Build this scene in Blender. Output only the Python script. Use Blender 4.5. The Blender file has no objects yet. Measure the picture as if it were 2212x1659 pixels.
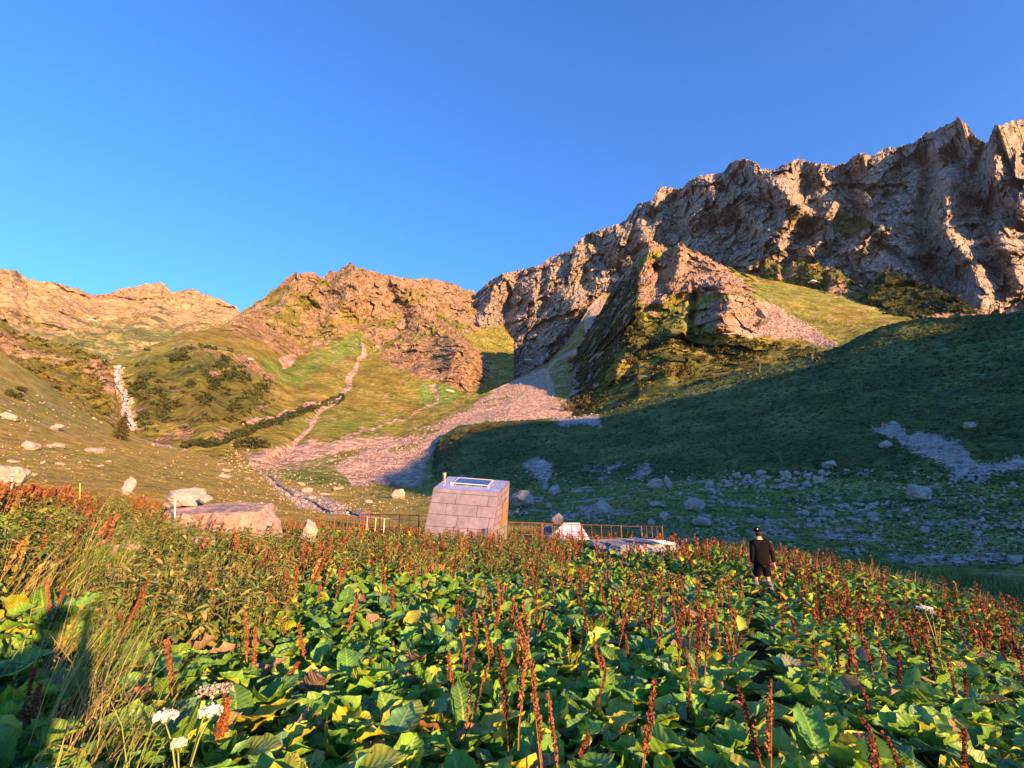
import bpy, math, random
import numpy as np
from mathutils import Vector, Matrix
random.seed(7); RS = np.random.RandomState(11)
R = math.radians
scene = bpy.context.scene
COL = scene.collection
# ------------------------------------------------------------------ camera, world, sun
EYE = 1.7; FP = 1060.0; PITCH = R(16.35); CX, CY = 1106.0, 829.5
cam_d = bpy.data.cameras.new('camera'); cam = bpy.data.objects.new('camera', cam_d); COL.objects.link(cam)
cam_d.sensor_width = 36; cam_d.lens = 36*FP/2212; cam_d.clip_start = 0.05; cam_d.clip_end = 9000
cam.location = (0, 0, EYE); cam.rotation_euler = (R(90)+PITCH, 0, 0); scene.camera = cam
SUN_EL = R(6.5); ANTI = R(-38.0)                       # antisolar azimuth (right of +y positive)
SH = np.array([-math.sin(ANTI), -math.cos(ANTI), 0.0])  # horizontal direction to the sun
SDIR = SH*math.cos(SUN_EL) + np.array([0, 0, math.sin(SUN_EL)])
sun_d = bpy.data.lights.new('sun', 'SUN'); sun = bpy.data.objects.new('sun', sun_d); COL.objects.link(sun)
sun_d.energy = 4.6; sun_d.angle = R(0.5); sun_d.color = (1.0, 0.50, 0.20)
sun.rotation_euler = Vector(SDIR).to_track_quat('Z', 'Y').to_euler()
W = bpy.data.worlds.new('World'); scene.world = W; W.use_nodes = True
wt = W.node_tree; wt.nodes.clear()
sk = wt.nodes.new('ShaderNodeTexSky'); sk.sky_type = 'NISHITA'; sk.sun_disc = False
sk.sun_elevation = SUN_EL; sk.sun_rotation = math.atan2(SDIR[0], SDIR[1])
sk.altitude = 1800; sk.air_density = 1.0; sk.dust_density = 0.1; sk.ozone_density = 4.0
hs = wt.nodes.new('ShaderNodeHueSaturation'); hs.inputs['Saturation'].default_value = 1.06; hs.inputs['Hue'].default_value = .507; hs.inputs['Value'].default_value = 1.0
bg = wt.nodes.new('ShaderNodeBackground'); bg.inputs['Strength'].default_value = 0.15
wo = wt.nodes.new('ShaderNodeOutputWorld')
wt.links.new(sk.outputs[0], hs.inputs['Color']); wt.links.new(hs.outputs[0], bg.inputs['Color']); wt.links.new(bg.outputs[0], wo.inputs[0])
scene.view_settings.view_transform = 'Standard'; scene.view_settings.look = 'None'
scene.view_settings.exposure = 2.1; scene.view_settings.gamma = 1
scene.render.engine = 'CYCLES'
scene.cycles.max_bounces = 5; scene.cycles.diffuse_bounces = 3; scene.cycles.transparent_max_bounces = 4
scene.cycles.caustics_reflective = False; scene.cycles.caustics_refractive = False

# ------------------------------------------------------------------ helpers
cp, sp = math.cos(PITCH), math.sin(PITCH)
def ray(px, py):
    """direction through a photo point (2212 wide), scaled to horizontal length 1"""
    x = (np.asarray(px, float)-CX)/FP; u = (CY-np.asarray(py, float))/FP
    d = np.stack([x+0*u, cp-u*sp+0*x, sp+u*cp+0*x], -1)
    return d/np.hypot(d[..., 0], d[..., 1])[..., None]
def at(px, py, r):
    return ray(px, py)*np.asarray(r, float)[..., None] + np.array([0, 0, EYE])
def proj(P):
    P = np.asarray(P, float); z = P[..., 2]-EYE
    dep = P[..., 1]*cp + z*sp; up = -P[..., 1]*sp + z*cp
    dep = np.where(dep < 1e-3, 1e-3, dep)
    return CX+FP*P[..., 0]/dep, CY-FP*up/dep
def _h(ix, iy, iz, s):
    n = (ix*374761393 + iy*668265263 + iz*2147483647 + s*974711) & 0xffffffff
    n = ((n ^ (n >> 13))*1274126177) & 0xffffffff
    n = ((n ^ (n >> 16))*2246822519) & 0xffffffff
    return ((n ^ (n >> 15)) & 0xffff)/32767.5 - 1.0
def noise(P, s=0):
    P = np.asarray(P, float); i = np.floor(P).astype(np.int64); f = P-i; f = f*f*(3-2*f)
    x, y, z = i[..., 0], i[..., 1], i[..., 2]; fx, fy, fz = f[..., 0], f[..., 1], f[..., 2]
    def L(a, b, t): return a+(b-a)*t
    return L(L(L(_h(x, y, z, s), _h(x+1, y, z, s), fx), L(_h(x, y+1, z, s), _h(x+1, y+1, z, s), fx), fy),
             L(L(_h(x, y, z+1, s), _h(x+1, y, z+1, s), fx), L(_h(x, y+1, z+1, s), _h(x+1, y+1, z+1, s), fx), fy), fz)
ROT = np.array([[.80, .36, -.48], [-.6, .48, -.64], [0, .8, .6]])
def fbm(P, o=4, s=0, g=.5):
    a = 1; t = 0; out = 0; P = np.asarray(P, float)
    for k in range(o):
        out = out+a*noise(P, s+k); t += a; a *= g; P = (P@ROT)*2.03+3.7
    return out/t*1.5
def ridged(P, o=5, s=0, g=.55):
    a = 1; t = 0; out = 0; P = np.asarray(P, float); w = 1
    for k in range(o):
        n = 1-np.abs(noise(P, s+k))*1.6; n = np.clip(n, 0, 1)**1.6*w; w = np.clip(n*1.6, .15, 1)
        out = out+a*n; t += a; a *= g; P = (P@ROT)*2.07+1.3
    return out/t
def cells(P, s=0, tilt=1.0):
    """broken rock: every random cell is its own tilted facet"""
    P = np.asarray(P, float); sh = P.shape[:-1]; P = P.reshape(-1, 3); i0 = np.floor(P).astype(np.int64); best = np.full(len(P), 9.0); val = np.zeros(len(P))
    for dx in (-1, 0, 1):
        for dy in (-1, 0, 1):
            for dz in (-1, 0, 1):
                x, y, z = i0[:, 0]+dx, i0[:, 1]+dy, i0[:, 2]+dz
                c = np.stack([x+.5+.5*_h(x, y, z, s), y+.5+.5*_h(x, y, z, s+1), z+.5+.5*_h(x, y, z, s+2)], 1); q = P-c; d = (q*q).sum(1); k = d < best
                if not k.any(): continue
                xx, yy, zz = x[k], y[k], z[k]; g = q[k, 0]*_h(xx, yy, zz, s+3)+q[k, 1]*_h(xx, yy, zz, s+4)+q[k, 2]*_h(xx, yy, zz, s+5)
                best[k] = d[k]; val[k] = g*tilt+.35*_h(xx, yy, zz, s+6)
    return val.reshape(sh)
def warp(P, sc, a, s=0): return P+np.stack([fbm(P/sc, 2, s+i*5) for i in range(3)], -1)*a
def sstep(a, b, x): t = np.clip((x-a)/(b-a), 0, 1); return t*t*(3-2*t)
def seg_d(px, py, pts):
    best = np.full(np.shape(px), 1e9)
    for (ax, ay), (bx, by) in zip(pts[:-1], pts[1:]):
        vx, vy = bx-ax, by-ay; t = np.clip(((px-ax)*vx+(py-ay)*vy)/(vx*vx+vy*vy+1e-9), 0, 1)
        best = np.minimum(best, np.hypot(px-ax-t*vx, py-ay-t*vy))
    return best
def inpoly(px, py, pts):
    ins = np.zeros(np.shape(px), bool); n = len(pts)
    for i in range(n):
        ax, ay = pts[i]; bx, by = pts[(i+1) % n]
        c = ((ay > py) != (by > py)) & (px < (bx-ax)*(py-ay)/((by-ay) or 1e-9)+ax); ins ^= c
    return ins
def poly_m(px, py, pts, soft=6):
    d = seg_d(px, py, pts+[pts[0]]); sd = np.where(inpoly(px, py, pts), d, -d)
    return sstep(-soft, soft, sd)
def blur(A, n, axis):
    for _ in range(n):
        B = np.concatenate([A.take([0], axis), A, A.take([-1], axis)], axis); m = A.shape[axis]
        A = (B.take(range(0, m), axis)+2*B.take(range(1, m+1), axis)+B.take(range(2, m+2), axis))/4
    return A

def tag(o, label=None, cat=None, group=None, kind=None):
    if label: o['label'] = label
    if cat: o['category'] = cat
    if group: o['group'] = group
    if kind: o['kind'] = kind
    return o
def link(name, me, parent=None, smooth=True):
    o = bpy.data.objects.new(name, me); COL.objects.link(o)
    if parent: o.parent = parent
    return o
def np_mesh(name, V, F, mats=(), smooth=True, col=None, cname='mask', uv=None, fm=None):
    V = np.asarray(V, np.float32).reshape(-1, 3); F = np.asarray(F, np.int32); k = F.shape[1]
    me = bpy.data.meshes.new(name); me.vertices.add(len(V)); me.vertices.foreach_set('co', V.ravel())
    me.loops.add(F.size); me.loops.foreach_set('vertex_index', F.ravel()); me.polygons.add(len(F))
    me.polygons.foreach_set('loop_start', np.arange(0, F.size, k, dtype=np.int32))
    me.polygons.foreach_set('loop_total', np.full(len(F), k, np.int32))
    me.polygons.foreach_set('use_smooth', np.full(len(F), smooth, bool))
    if fm is not None: me.polygons.foreach_set('material_index', np.asarray(fm, np.int32))
    me.update(calc_edges=True)
    if col is not None:
        a = me.color_attributes.new(cname, 'FLOAT_COLOR', 'POINT'); c = np.ones((len(V), 4), np.float32)
        col = np.asarray(col, np.float32); c[:, :col.shape[1]] = col; a.data.foreach_set('color', c.ravel())
    if uv is not None:
        u = me.uv_layers.new(name='uv'); u.data.foreach_set('uv', np.asarray(uv, np.float32)[F.ravel()].ravel())
    for m in mats: me.materials.append(m)
    return me
def grid_faces(nu, nv, off=0):
    i = np.arange(nu-1)[:, None]; j = np.arange(nv-1)[None, :]; a = (i*nv+j).ravel()+off
    return np.stack([a, a+nv, a+nv+1, a+1], 1)
class MB:
    """collects boxes, tubes and faces for one part"""
    def __init__(s): s.v = []; s.f = []
    def add(s, V, F):
        o = len(s.v); s.v += [tuple(map(float, p)) for p in V]; s.f += [tuple(i+o for i in f) for f in F]
    def box8(s, P): s.add(P, [(0, 3, 2, 1), (4, 5, 6, 7), (0, 1, 5, 4), (1, 2, 6, 5), (2, 3, 7, 6), (3, 0, 4, 7)])
    def box(s, c, h, M=None):
        P = [Vector((x*h[0], y*h[1], z*h[2])) for z in (-1, 1) for x, y in ((-1, -1), (1, -1), (1, 1), (-1, 1))]
        if M: P = [M@p for p in P]
        s.box8([p+Vector(c) for p in P])
    def tube(s, pts, rad, n=7, cap=True):
        pts = [Vector(p) for p in pts]; rr = rad if hasattr(rad, '__len__') else [rad]*len(pts); o = len(s.v)
        for i, p in enumerate(pts):
            t = (pts[min(i+1, len(pts)-1)]-pts[max(i-1, 0)]).normalized()
            a = t.orthogonal().normalized() if i == 0 else (a-t*a.dot(t)).normalized(); b = t.cross(a)
            for k in range(n):
                w = 2*math.pi*k/n; q = p+(a*math.cos(w)+b*math.sin(w))*rr[i]; s.v.append(tuple(q))
        for i in range(len(pts)-1):
            for k in range(n): s.f.append((o+i*n+k, o+i*n+(k+1) % n, o+(i+1)*n+(k+1) % n, o+(i+1)*n+k))
        if cap: s.f.append(tuple(o+k for k in range(n))[::-1]); s.f.append(tuple(o+(len(pts)-1)*n+k for k in range(n)))
    def build(s, name, mat, parent=None, smooth=False, bevel=0, loc=None):
        me = bpy.data.meshes.new(name); me.from_pydata(s.v, [], s.f); me.materials.append(mat); me.update()
        if smooth: me.polygons.foreach_set('use_smooth', [True]*len(me.polygons))
        o = link(name, me, parent)
        if bevel:
            m = o.modifiers.new('bevel', 'BEVEL'); m.width = bevel; m.segments = 2; m.limit_method = 'ANGLE'
        return o
def empty(name, loc=(0, 0, 0), rz=0):
    o = bpy.data.objects.new(name, None); COL.objects.link(o); o.location = loc; o.rotation_euler = (0, 0, rz)
    o.empty_display_size = .2; return o

# ------------------------------------------------------------------ materials
class NT:
    def __init__(s, name, rough=.8, spec=.3):
        s.m = bpy.data.materials.new(name); s.m.use_nodes = True; s.t = s.m.node_tree; s.b = s.t.nodes['Principled BSDF']
        s.b.inputs['Roughness'].default_value = rough; s.b.inputs['Specular IOR Level'].default_value = spec
    def n(s, typ, **k):
        n = s.t.nodes.new(typ)
        for a, v in k.items():
            if a in n.inputs.keys(): n.inputs[a].default_value = v
            else: setattr(n, a, v)
        return n
    def l(s, a, b): s.t.links.new(a, b)
    def coord(s, kind='Object'): return s.n('ShaderNodeTexCoord').outputs[kind]
    def noise(s, vec, scale, detail=4, rough=.6):
        n = s.n('ShaderNodeTexNoise'); n.inputs['Scale'].default_value = scale; n.inputs['Detail'].default_value = detail
        n.inputs['Roughness'].default_value = rough; s.l(vec, n.inputs['Vector']); return n.outputs['Fac']
    def ramp(s, fac, stops):
        r = s.n('ShaderNodeValToRGB'); e = r.color_ramp.elements
        while len(e) > 1: e.remove(e[-1])
        for i, (p, c) in enumerate(stops):
            k = e[0] if i == 0 else e.new(p)
            k.position = p; k.color = (*c, 1) if hasattr(c, '__len__') else (c, c, c, 1)
        s.l(fac, r.inputs[0]); return r.outputs[0]
    def mix(s, fac, a, b, mode='MIX'):
        m = s.n('ShaderNodeMix', data_type='RGBA', blend_type=mode)
        for sock, v in ((m.inputs[0], fac), (m.inputs[6], a), (m.inputs[7], b)):
            if hasattr(v, 'links'): s.l(v, sock)
            elif hasattr(v, '__len__'): sock.default_value = (*v[:3], 1)
            else: sock.default_value = v
        return m.outputs[2]
    def math(s, op, a, b=0.0, clamp=False):
        m = s.n('ShaderNodeMath', operation=op, use_clamp=clamp)
        for sock, v in ((m.inputs[0], a), (m.inputs[1], b)):
            if hasattr(v, 'links'): s.l(v, sock)
            else: sock.default_value = v
        return m.outputs[0]
    def bump(s, h, strength, dist, prev=None):
        b = s.n('ShaderNodeBump'); b.inputs['Strength'].default_value = strength; b.inputs['Distance'].default_value = dist
        s.l(h, b.inputs['Height'])
        if prev: s.l(prev, b.inputs['Normal'])
        s.l(b.outputs[0], s.b.inputs['Normal']); return b.outputs[0]
    def base(s, c):
        if hasattr(c, 'links'): s.l(c, s.b.inputs['Base Color'])
        else: s.b.inputs['Base Color'].default_value = (*c, 1)
        return s
def plain(name, c, rough=.6, metal=0, var=.25, scale=8, spec=.3):
    m = NT(name, rough, spec); f = m.noise(m.coord(), scale, 5)
    m.base(m.ramp(f, [(.25, [x*(1-var) for x in c]), (.75, [min(1, x*(1+var)) for x in c])])); m.b.inputs['Metallic'].default_value = metal
    m.bump(f, .15, .01); return m.m

def terrain_mat(name, S, rockc, screec, grassA, grassB, shrubc, speck=1.0):
    """S: size in metres of one fine detail; attribute mask = rock, scree, shrub, lush"""
    m = NT(name, .95, .1); v = m.coord()
    at_ = m.n('ShaderNodeAttribute', attribute_name='mask'); sep = m.n('ShaderNodeSeparateColor'); m.l(at_.outputs['Color'], sep.inputs[0])
    rock, scree, shrub, lush = sep.outputs[0], sep.outputs[1], sep.outputs[2], at_.outputs['Alpha']
    n1 = m.noise(v, 1/(S*6), 6, .65); n2 = m.noise(v, 1/(S*1.2), 5, .7); n3 = m.noise(v, 1/(S*30), 3, .5)
    vo = m.n('ShaderNodeTexVoronoi'); vo.inputs['Scale'].default_value = 1/(S*.9); m.l(v, vo.inputs['Vector'])
    vcol = m.n('ShaderNodeSeparateColor'); m.l(vo.outputs['Color'], vcol.inputs[0]); cell = vcol.outputs[0]
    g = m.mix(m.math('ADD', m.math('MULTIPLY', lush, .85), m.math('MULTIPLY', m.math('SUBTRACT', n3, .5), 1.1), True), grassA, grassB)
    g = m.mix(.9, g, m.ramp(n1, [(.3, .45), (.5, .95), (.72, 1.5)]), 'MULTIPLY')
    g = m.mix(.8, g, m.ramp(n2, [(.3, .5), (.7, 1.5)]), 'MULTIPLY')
    # stray stones in the turf
    st = m.math('MULTIPLY', m.math('GREATER_THAN', cell, 1-.10*speck), m.math('GREATER_THAN', n1, .5))
    g = m.mix(m.math('MULTIPLY', st, .75), g, [c*.8 for c in screec])
    def thr(w, nz, k=.38):
        d = m.math('ADD', w, m.math('MULTIPLY', m.math('SUBTRACT', nz, .5), 1.3))
        return m.math('MULTIPLY', m.math('SUBTRACT', d, .5-k/2), 1/k, True)
    sh = m.mix(1.0, shrubc, m.ramp(n2, [(.3, .35), (.5, 1.0), (.7, 2.0)]), 'MULTIPLY')
    c = m.mix(thr(shrub, n1), g, sh)
    sc = m.mix(1.0, screec, m.ramp(cell, [(0, .55), (.5, 1.0), (1, 1.45)]), 'MULTIPLY')
    sc = m.mix(.8, sc, m.ramp(n1, [(.3, .6), (.7, 1.25)]), 'MULTIPLY')
    c = m.mix(thr(scree, n2, .3), c, sc)
    rk = m.mix(1.0, rockc, m.ramp(n2, [(.28, .45), (.5, 1.0), (.72, 1.5)]), 'MULTIPLY')
    rk = m.mix(.8, rk, m.ramp(n1, [(.3, .55), (.7, 1.35)]), 'MULTIPLY')
    wv = m.n('ShaderNodeVectorMath', operation='ADD'); wn = m.n('ShaderNodeTexNoise'); wn.inputs['Scale'].default_value = 1/(S*4); m.l(v, wn.inputs['Vector'])
    ws = m.n('ShaderNodeVectorMath', operation='SCALE'); ws.inputs['Scale'].default_value = S*5; m.l(wn.outputs['Color'], ws.inputs[0]); m.l(v, wv.inputs[0]); m.l(ws.outputs[0], wv.inputs[1])
    ed = m.n('ShaderNodeTexVoronoi', feature='DISTANCE_TO_EDGE'); ed.inputs['Scale'].default_value = 1/(S*3.2); m.l(wv.outputs[0], ed.inputs['Vector'])
    crk = m.math('MULTIPLY', m.math('SUBTRACT', .10, ed.outputs['Distance']), 14, True)
    crk = m.math('MULTIPLY', crk, m.ramp(n3, [(.35, .25), (.6, 1)]))
    rk = m.mix(m.math('MULTIPLY', crk, m.math('ADD', .45, m.math('MULTIPLY', lush, .4))), rk, m.mix(.5, [c*.35 for c in rockc], g))
    # turf clings to the flat ledges of the rock
    ge = m.n('ShaderNodeNewGeometry'); sx = m.n('ShaderNodeSeparateXYZ'); m.l(ge.outputs['Normal'], sx.inputs[0])
    led = m.math('MULTIPLY', m.math('SUBTRACT', m.math('ADD', sx.outputs[2], m.math('MULTIPLY', m.math('SUBTRACT', n1, .5), 1.2)), .80), 5, True)
    rk = m.mix(m.math('MULTIPLY', m.math('MULTIPLY', led, .75), m.math('ADD', lush, .25, True)), rk, g)
    c = m.mix(thr(rock, n1, .2), c, rk); m.base(c)
    hgt = m.math('ADD', m.math('MULTIPLY', n2, 1.0), m.math('MULTIPLY', m.math('MULTIPLY', cell, scree), .5))
    b1 = m.bump(n1, .7, S*2.2); b2 = m.bump(m.math('MULTIPLY', crk, m.math('MULTIPLY', rock, -1)), .8, S*1.2, b1); m.bump(hgt, 1.0, S*1.1, b2)
    return m.m
ROCK = (.30, .21, .135); SCREE = (.42, .32, .26); GA = (.225, .185, .042); GB = (.12, .21, .038); SHR = (.028, .04, .014)
M_FAR = terrain_mat('hazed_far_rock_and_turf', 11, (.42, .31, .16), (.55, .42, .25), (.2, .17, .07), (.13, .2, .05), (.07, .08, .03))  # far range: pale yellowish tones put golden distance haze into the colours
M_MTN = terrain_mat('mountain_rock_and_turf', 4.5, ROCK, SCREE, GA, GB, SHR)
M_WALL = terrain_mat('wall_rock', 3.2, (.345, .31, .27), (.30, .27, .24), (.13, .12, .04), (.09, .13, .03), SHR)
M_MID = terrain_mat('slope_turf_and_scree', 1.9, (.33, .24, .18), SCREE, GA, GB, SHR, 1.2)
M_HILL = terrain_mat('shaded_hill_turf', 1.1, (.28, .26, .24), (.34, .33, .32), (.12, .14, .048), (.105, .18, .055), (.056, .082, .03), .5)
M_VAL = terrain_mat('valley_turf', .35, (.33, .3, .27), (.38, .35, .31), (.30, .255, .058), (.10, .19, .042), SHR, .9)

# ------------------------------------------------------------------ terrain sheets
SHEETS = {}
def sheet(name, x0, x1, nu, nv, strands, relief, paint, mat, back=.6, zrelief=None, flat=False, smooth_r=10, backlen=.25, edge=None):
    px = np.linspace(x0, x1, nu); ys = []; rs = []
    for st in strands:
        a = np.array(st, float); ys.append(np.interp(px, a[:, 0], a[:, 1])); rs.append(np.interp(px, a[:, 0], np.log(a[:, 2])))
    ys = np.array(ys); rs = np.array(rs); k = len(strands)
    w = np.abs(np.diff(ys, axis=0)).mean(1)+8; rows = np.concatenate([[0], np.cumsum(w)/w.sum()])
    t = np.linspace(0, 1, nv); PY = np.empty((nu, nv)); LR = np.empty((nu, nv))
    for i in range(nu): PY[i] = np.interp(t, rows, ys[:, i]); LR[i] = np.interp(t, rows, rs[:, i])
    e = LR[:, [0]].copy(), LR[:, [-1]].copy()
    LR = blur(blur(LR, smooth_r, 1), smooth_r, 0)
    PX = np.repeat(px[:, None], nv, 1); RR = np.exp(LR); P = at(PX, PY, RR)
    # noise wobble of the painted borders, in photo units
    wob = np.stack([fbm(np.stack([PX/28, PY/28, 0*PX+s], -1), 4, 40+s) for s in (1, 9)], -1)*9
    if relief is not None:
        dr = relief(P, PX, PY); rr = RR+dr; P = at(PX, PY, rr)
    if zrelief is not None: P[..., 2] += zrelief(P, PX, PY)
    M = np.clip(paint(PX+wob[..., 0], PY+wob[..., 1], P), 0, 1)
    if back:
        nb = 14; hd = P[:, -1, :2]/np.linalg.norm(P[:, -1, :2], axis=1)[:, None]; r0 = np.linalg.norm(P[:, -1, :2], axis=1)
        B = np.empty((nu, nb, 3))
        for j in range(nb):
            s = r0*backlen*((j+1)/nb)**1.5; B[:, j, :2] = P[:, -1, :2]+hd*s[:, None]
            B[:, j, 2] = P[:, -1, 2]-s*back*min(1, .4+j/nb)+(fbm(B[:, j]/(r0.mean()*.03), 3, 5)*r0*.004)
        P = np.concatenate([P, B], 1); M = np.concatenate([M, np.repeat(M[:, -1:], nb, 1)], 1)
    me = np_mesh(name, P, grid_faces(nu, P.shape[1]), [mat], not flat, M.reshape(-1, 4))
    o = link(name, me); tag(o, kind='structure'); SHEETS[name] = o; return o
def ribs(PX, PY, L):
    d = 0*PX
    for pts, w, a in L: d = d + a*np.exp(-(seg_d(PX, PY, pts)/w)**2)
    return d
def Z4(px): return np.zeros(px.shape+(4,))

# far range
def rel_far(P, X, Y): return (ridged(P/np.array([330, 330, 240]), 6, 3)-.45)*-120*sstep(780, 690, Y)-(ridged(P/70, 4, 5)-.4)*35*sstep(760, 690, Y)
def pt_far(X, Y, P):
    M = Z4(X); n = fbm(P/220, 4, 8); low = sstep(640, 760, Y)
    M[..., 0] = .75-.35*low+n*.25; M[..., 1] = .35*sstep(.1, .5, fbm(P/np.array([90, 90, 250]), 4, 21)); M[..., 2] = .12; M[..., 3] = .35+.5*low
    return M
sheet('far_mountain_range', -140, 620, 430, 210,
      [[(-140, 830, 1500), (620, 830, 1500)], [(-140, 740, 1750), (0, 740, 1700), (250, 775, 1650), (620, 760, 1750)],
       [(-140, 520, 2100), (-60, 555, 2150), (0, 577, 2200), (25, 580, 2200), (60, 602, 2250), (72, 603, 2260), (85, 608, 2280), (120, 607, 2300), (145, 620, 2350), (200, 635, 2450), (240, 630, 2450), (300, 617, 2500), (345, 611, 2500), (355, 618, 2500), (370, 629, 2500), (410, 626, 2500), (440, 635, 2500), (480, 648, 2480), (505, 657, 2450), (520, 678, 2400), (560, 720, 2400), (620, 760, 2400)]],
      rel_far, pt_far, M_FAR, .5, zrelief=lambda P, X, Y: ridged(P/90, 4, 77)*22-8)

# centre mountain with the shrubby knoll at its left foot
CG1 = [(780, 753), (787, 769), (767, 802), (747, 835), (727, 855), (681, 901), (631, 968), (612, 990)]
CG2 = [(845, 640), (873, 670), (874, 706), (806, 759)]
CG3 = [(935, 835), (939, 871), (879, 908), (780, 928), (697, 961), (598, 988)]
CROCK = [(470, 715), (600, 600), (700, 540), (900, 560), (1080, 600), (1080, 690), (1000, 730), (978, 712), (929, 731), (846, 741), (800, 752), (777, 722), (744, 722), (734, 739), (691, 746), (638, 776), (605, 766), (549, 733)]
COUT = [(810, 759), (846, 743), (929, 733), (978, 710), (1011, 736), (1064, 786), (1060, 819), (1005, 848), (955, 826), (909, 819), (879, 802), (846, 786)]
CSHRUB = [(288, 800), (330, 765), (397, 753), (496, 759), (529, 809), (600, 850), (588, 872), (545, 895), (529, 925), (479, 905), (430, 930), (298, 918), (280, 852)]
CSH2 = [(397, 963), (479, 950), (562, 922), (628, 897), (713, 867), (733, 860)]
def rel_c(P, X, Y):
    rk = np.maximum(poly_m(X, Y, CROCK, 20), poly_m(X, Y, COUT, 10)); big = (ridged(P/np.array([170, 170, 240]), 5, 12)-.45)*-60
    d = big*(.25+.75*rk)*sstep(300, 600, np.hypot(P[..., 0], P[..., 1]))
    d = d+(ridged(P/34, 4, 30)-.4)*-8*rk+(cells(warp(P, 30, 8, 2)*np.array([1, 1, .6])/30, 31)*10+cells(warp(P, 30, 8, 2)*np.array([1, 1, .6])/12, 37)*4.5)*rk + fbm(P/40, 4, 31)*4
    d = d+ribs(X, Y, [(CG1, 14, 14), (CG2, 12, 25), (CG3, 10, 5)])
    d = d+ribs(X, Y, [([(640, 590), (620, 660), (600, 720)], 40, -45), ([(760, 572), (750, 640), (720, 700)], 35, -50), ([(880, 610), (920, 680), (960, 720), (1000, 780)], 40, -45), ([(900, 740), (905, 800)], 26, -12), ([(1010, 745), (1020, 800)], 18, -12), ([(330, 790), (320, 900)], 25, -14), ([(430, 760), (450, 930)], 30, -16), ([(520, 800), (530, 900)], 20, -10)])
    return d
def pt_c(X, Y, P):
    M = Z4(X)
    M[..., 0] = np.maximum(poly_m(X, Y, CROCK, 8)*(.60+.35*fbm(P/45, 4, 17)), poly_m(X, Y, COUT, 5)*.85)+.14*sstep(640, 590, Y)
    for q in ([(418, 765), (489, 755), (486, 762), (420, 770)], [(443, 806), (480, 795), (516, 797), (510, 812), (450, 812)], [(370, 950), (385, 925), (413, 915), (420, 940), (400, 955)], [(450, 945), (470, 925), (495, 925), (480, 950)], [(549, 880), (575, 868), (590, 865), (570, 890)], [(335, 955), (360, 935), (380, 960)], [(560, 800), (600, 810), (590, 830), (560, 815)], [(500, 770), (530, 760), (560, 800), (545, 815)]):
        M[..., 0] = np.maximum(M[..., 0], poly_m(X, Y, q, 3)*1.0)
    M[..., 0] *= 1-.8*poly_m(X, Y, [(560, 700), (600, 660), (640, 640), (690, 650), (640, 700)], 20)*.6
    s = np.maximum.reduce([sstep(8, 2, seg_d(X, Y, CG1)), .8*sstep(8, 2, seg_d(X, Y, CG2)), .6*sstep(7, 1.5, seg_d(X, Y, CG3)), .8*sstep(6, 2, seg_d(X, Y, [(529, 915), (674, 875), (720, 862)])), .9*poly_m(X, Y, [(600, 770), (640, 765), (625, 790), (607, 800)], 4)])
    s = np.maximum(s, .8*poly_m(X, Y, [(520, 985), (600, 960), (700, 950), (800, 935), (860, 950), (700, 1010), (560, 1030)], 14))
    M[..., 1] = s
    M[..., 2] = np.maximum(poly_m(X, Y, CSHRUB, 20)*.50, np.maximum(sstep(13, 4, seg_d(X, Y, CSH2))*.85, poly_m(X, Y, [(500, 965), (530, 945), (580, 955), (575, 970)], 4)*.8))*(s < .7)
    M[..., 2] = np.maximum(M[..., 2], .3*poly_m(X, Y, CROCK, 10)*sstep(-.1, .3, fbm(P/70, 3, 5)))
    M[..., 3] = np.maximum.reduce([poly_m(X, Y, [(560, 762), (640, 782), (700, 750), (760, 730), (785, 720), (790, 745), (770, 770), (700, 800), (640, 840), (560, 800)], 10), poly_m(X, Y, [(905, 825), (990, 830), (1005, 855), (980, 872), (920, 890), (900, 870)], 6), .35+.2*fbm(P/60, 3, 9)])
    return M
sheet('centre_mountain', 180, 1110, 640, 330,
      [[(180, 1000, 260), (600, 1060, 190), (1110, 1060, 230)],
       [(180, 940, 330), (290, 925, 330), (400, 950, 300), (600, 990, 270), (800, 960, 330), (1110, 900, 420)],
       [(180, 860, 400), (290, 850, 390), (400, 860, 370), (500, 860, 390), (620, 880, 430), (730, 850, 500), (900, 870, 520), (1000, 850, 560), (1110, 830, 620)],
       [(180, 800, 450), (290, 790, 440), (400, 760, 440), (500, 760, 470), (640, 778, 640), (780, 750, 720), (900, 800, 620), (1000, 780, 640), (1110, 790, 700)],
       [(180, 795, 460), (230, 780, 470), (280, 766, 490), (397, 720, 560), (480, 710, 640), (520, 690, 720), (600, 700, 820), (700, 700, 860), (900, 690, 860), (1000, 700, 860), (1110, 720, 950)],
       [(180, 793, 465), (230, 779, 475), (280, 764, 500), (315, 752, 540), (397, 719, 620), (480, 708, 760), (520, 678, 900), (545, 660, 940), (590, 625, 960), (615, 603, 960), (640, 588, 960), (680, 587, 960), (695, 598, 970), (705, 590, 980), (740, 581, 980), (760, 569, 980), (775, 577, 990), (800, 584, 1000), (870, 601, 1040), (910, 600, 1060), (960, 606, 1080), (1000, 622, 1100), (1030, 634, 1100), (1110, 680, 1120)]],
      rel_c, pt_c, M_MTN, .6, flat=True, zrelief=lambda P, X, Y: (ridged(P/22, 4, 88)-.35)*9*sstep(560, 800, np.hypot(P[..., 0], P[..., 1]))+fbm(P/5, 3, 4)*.7)

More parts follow.
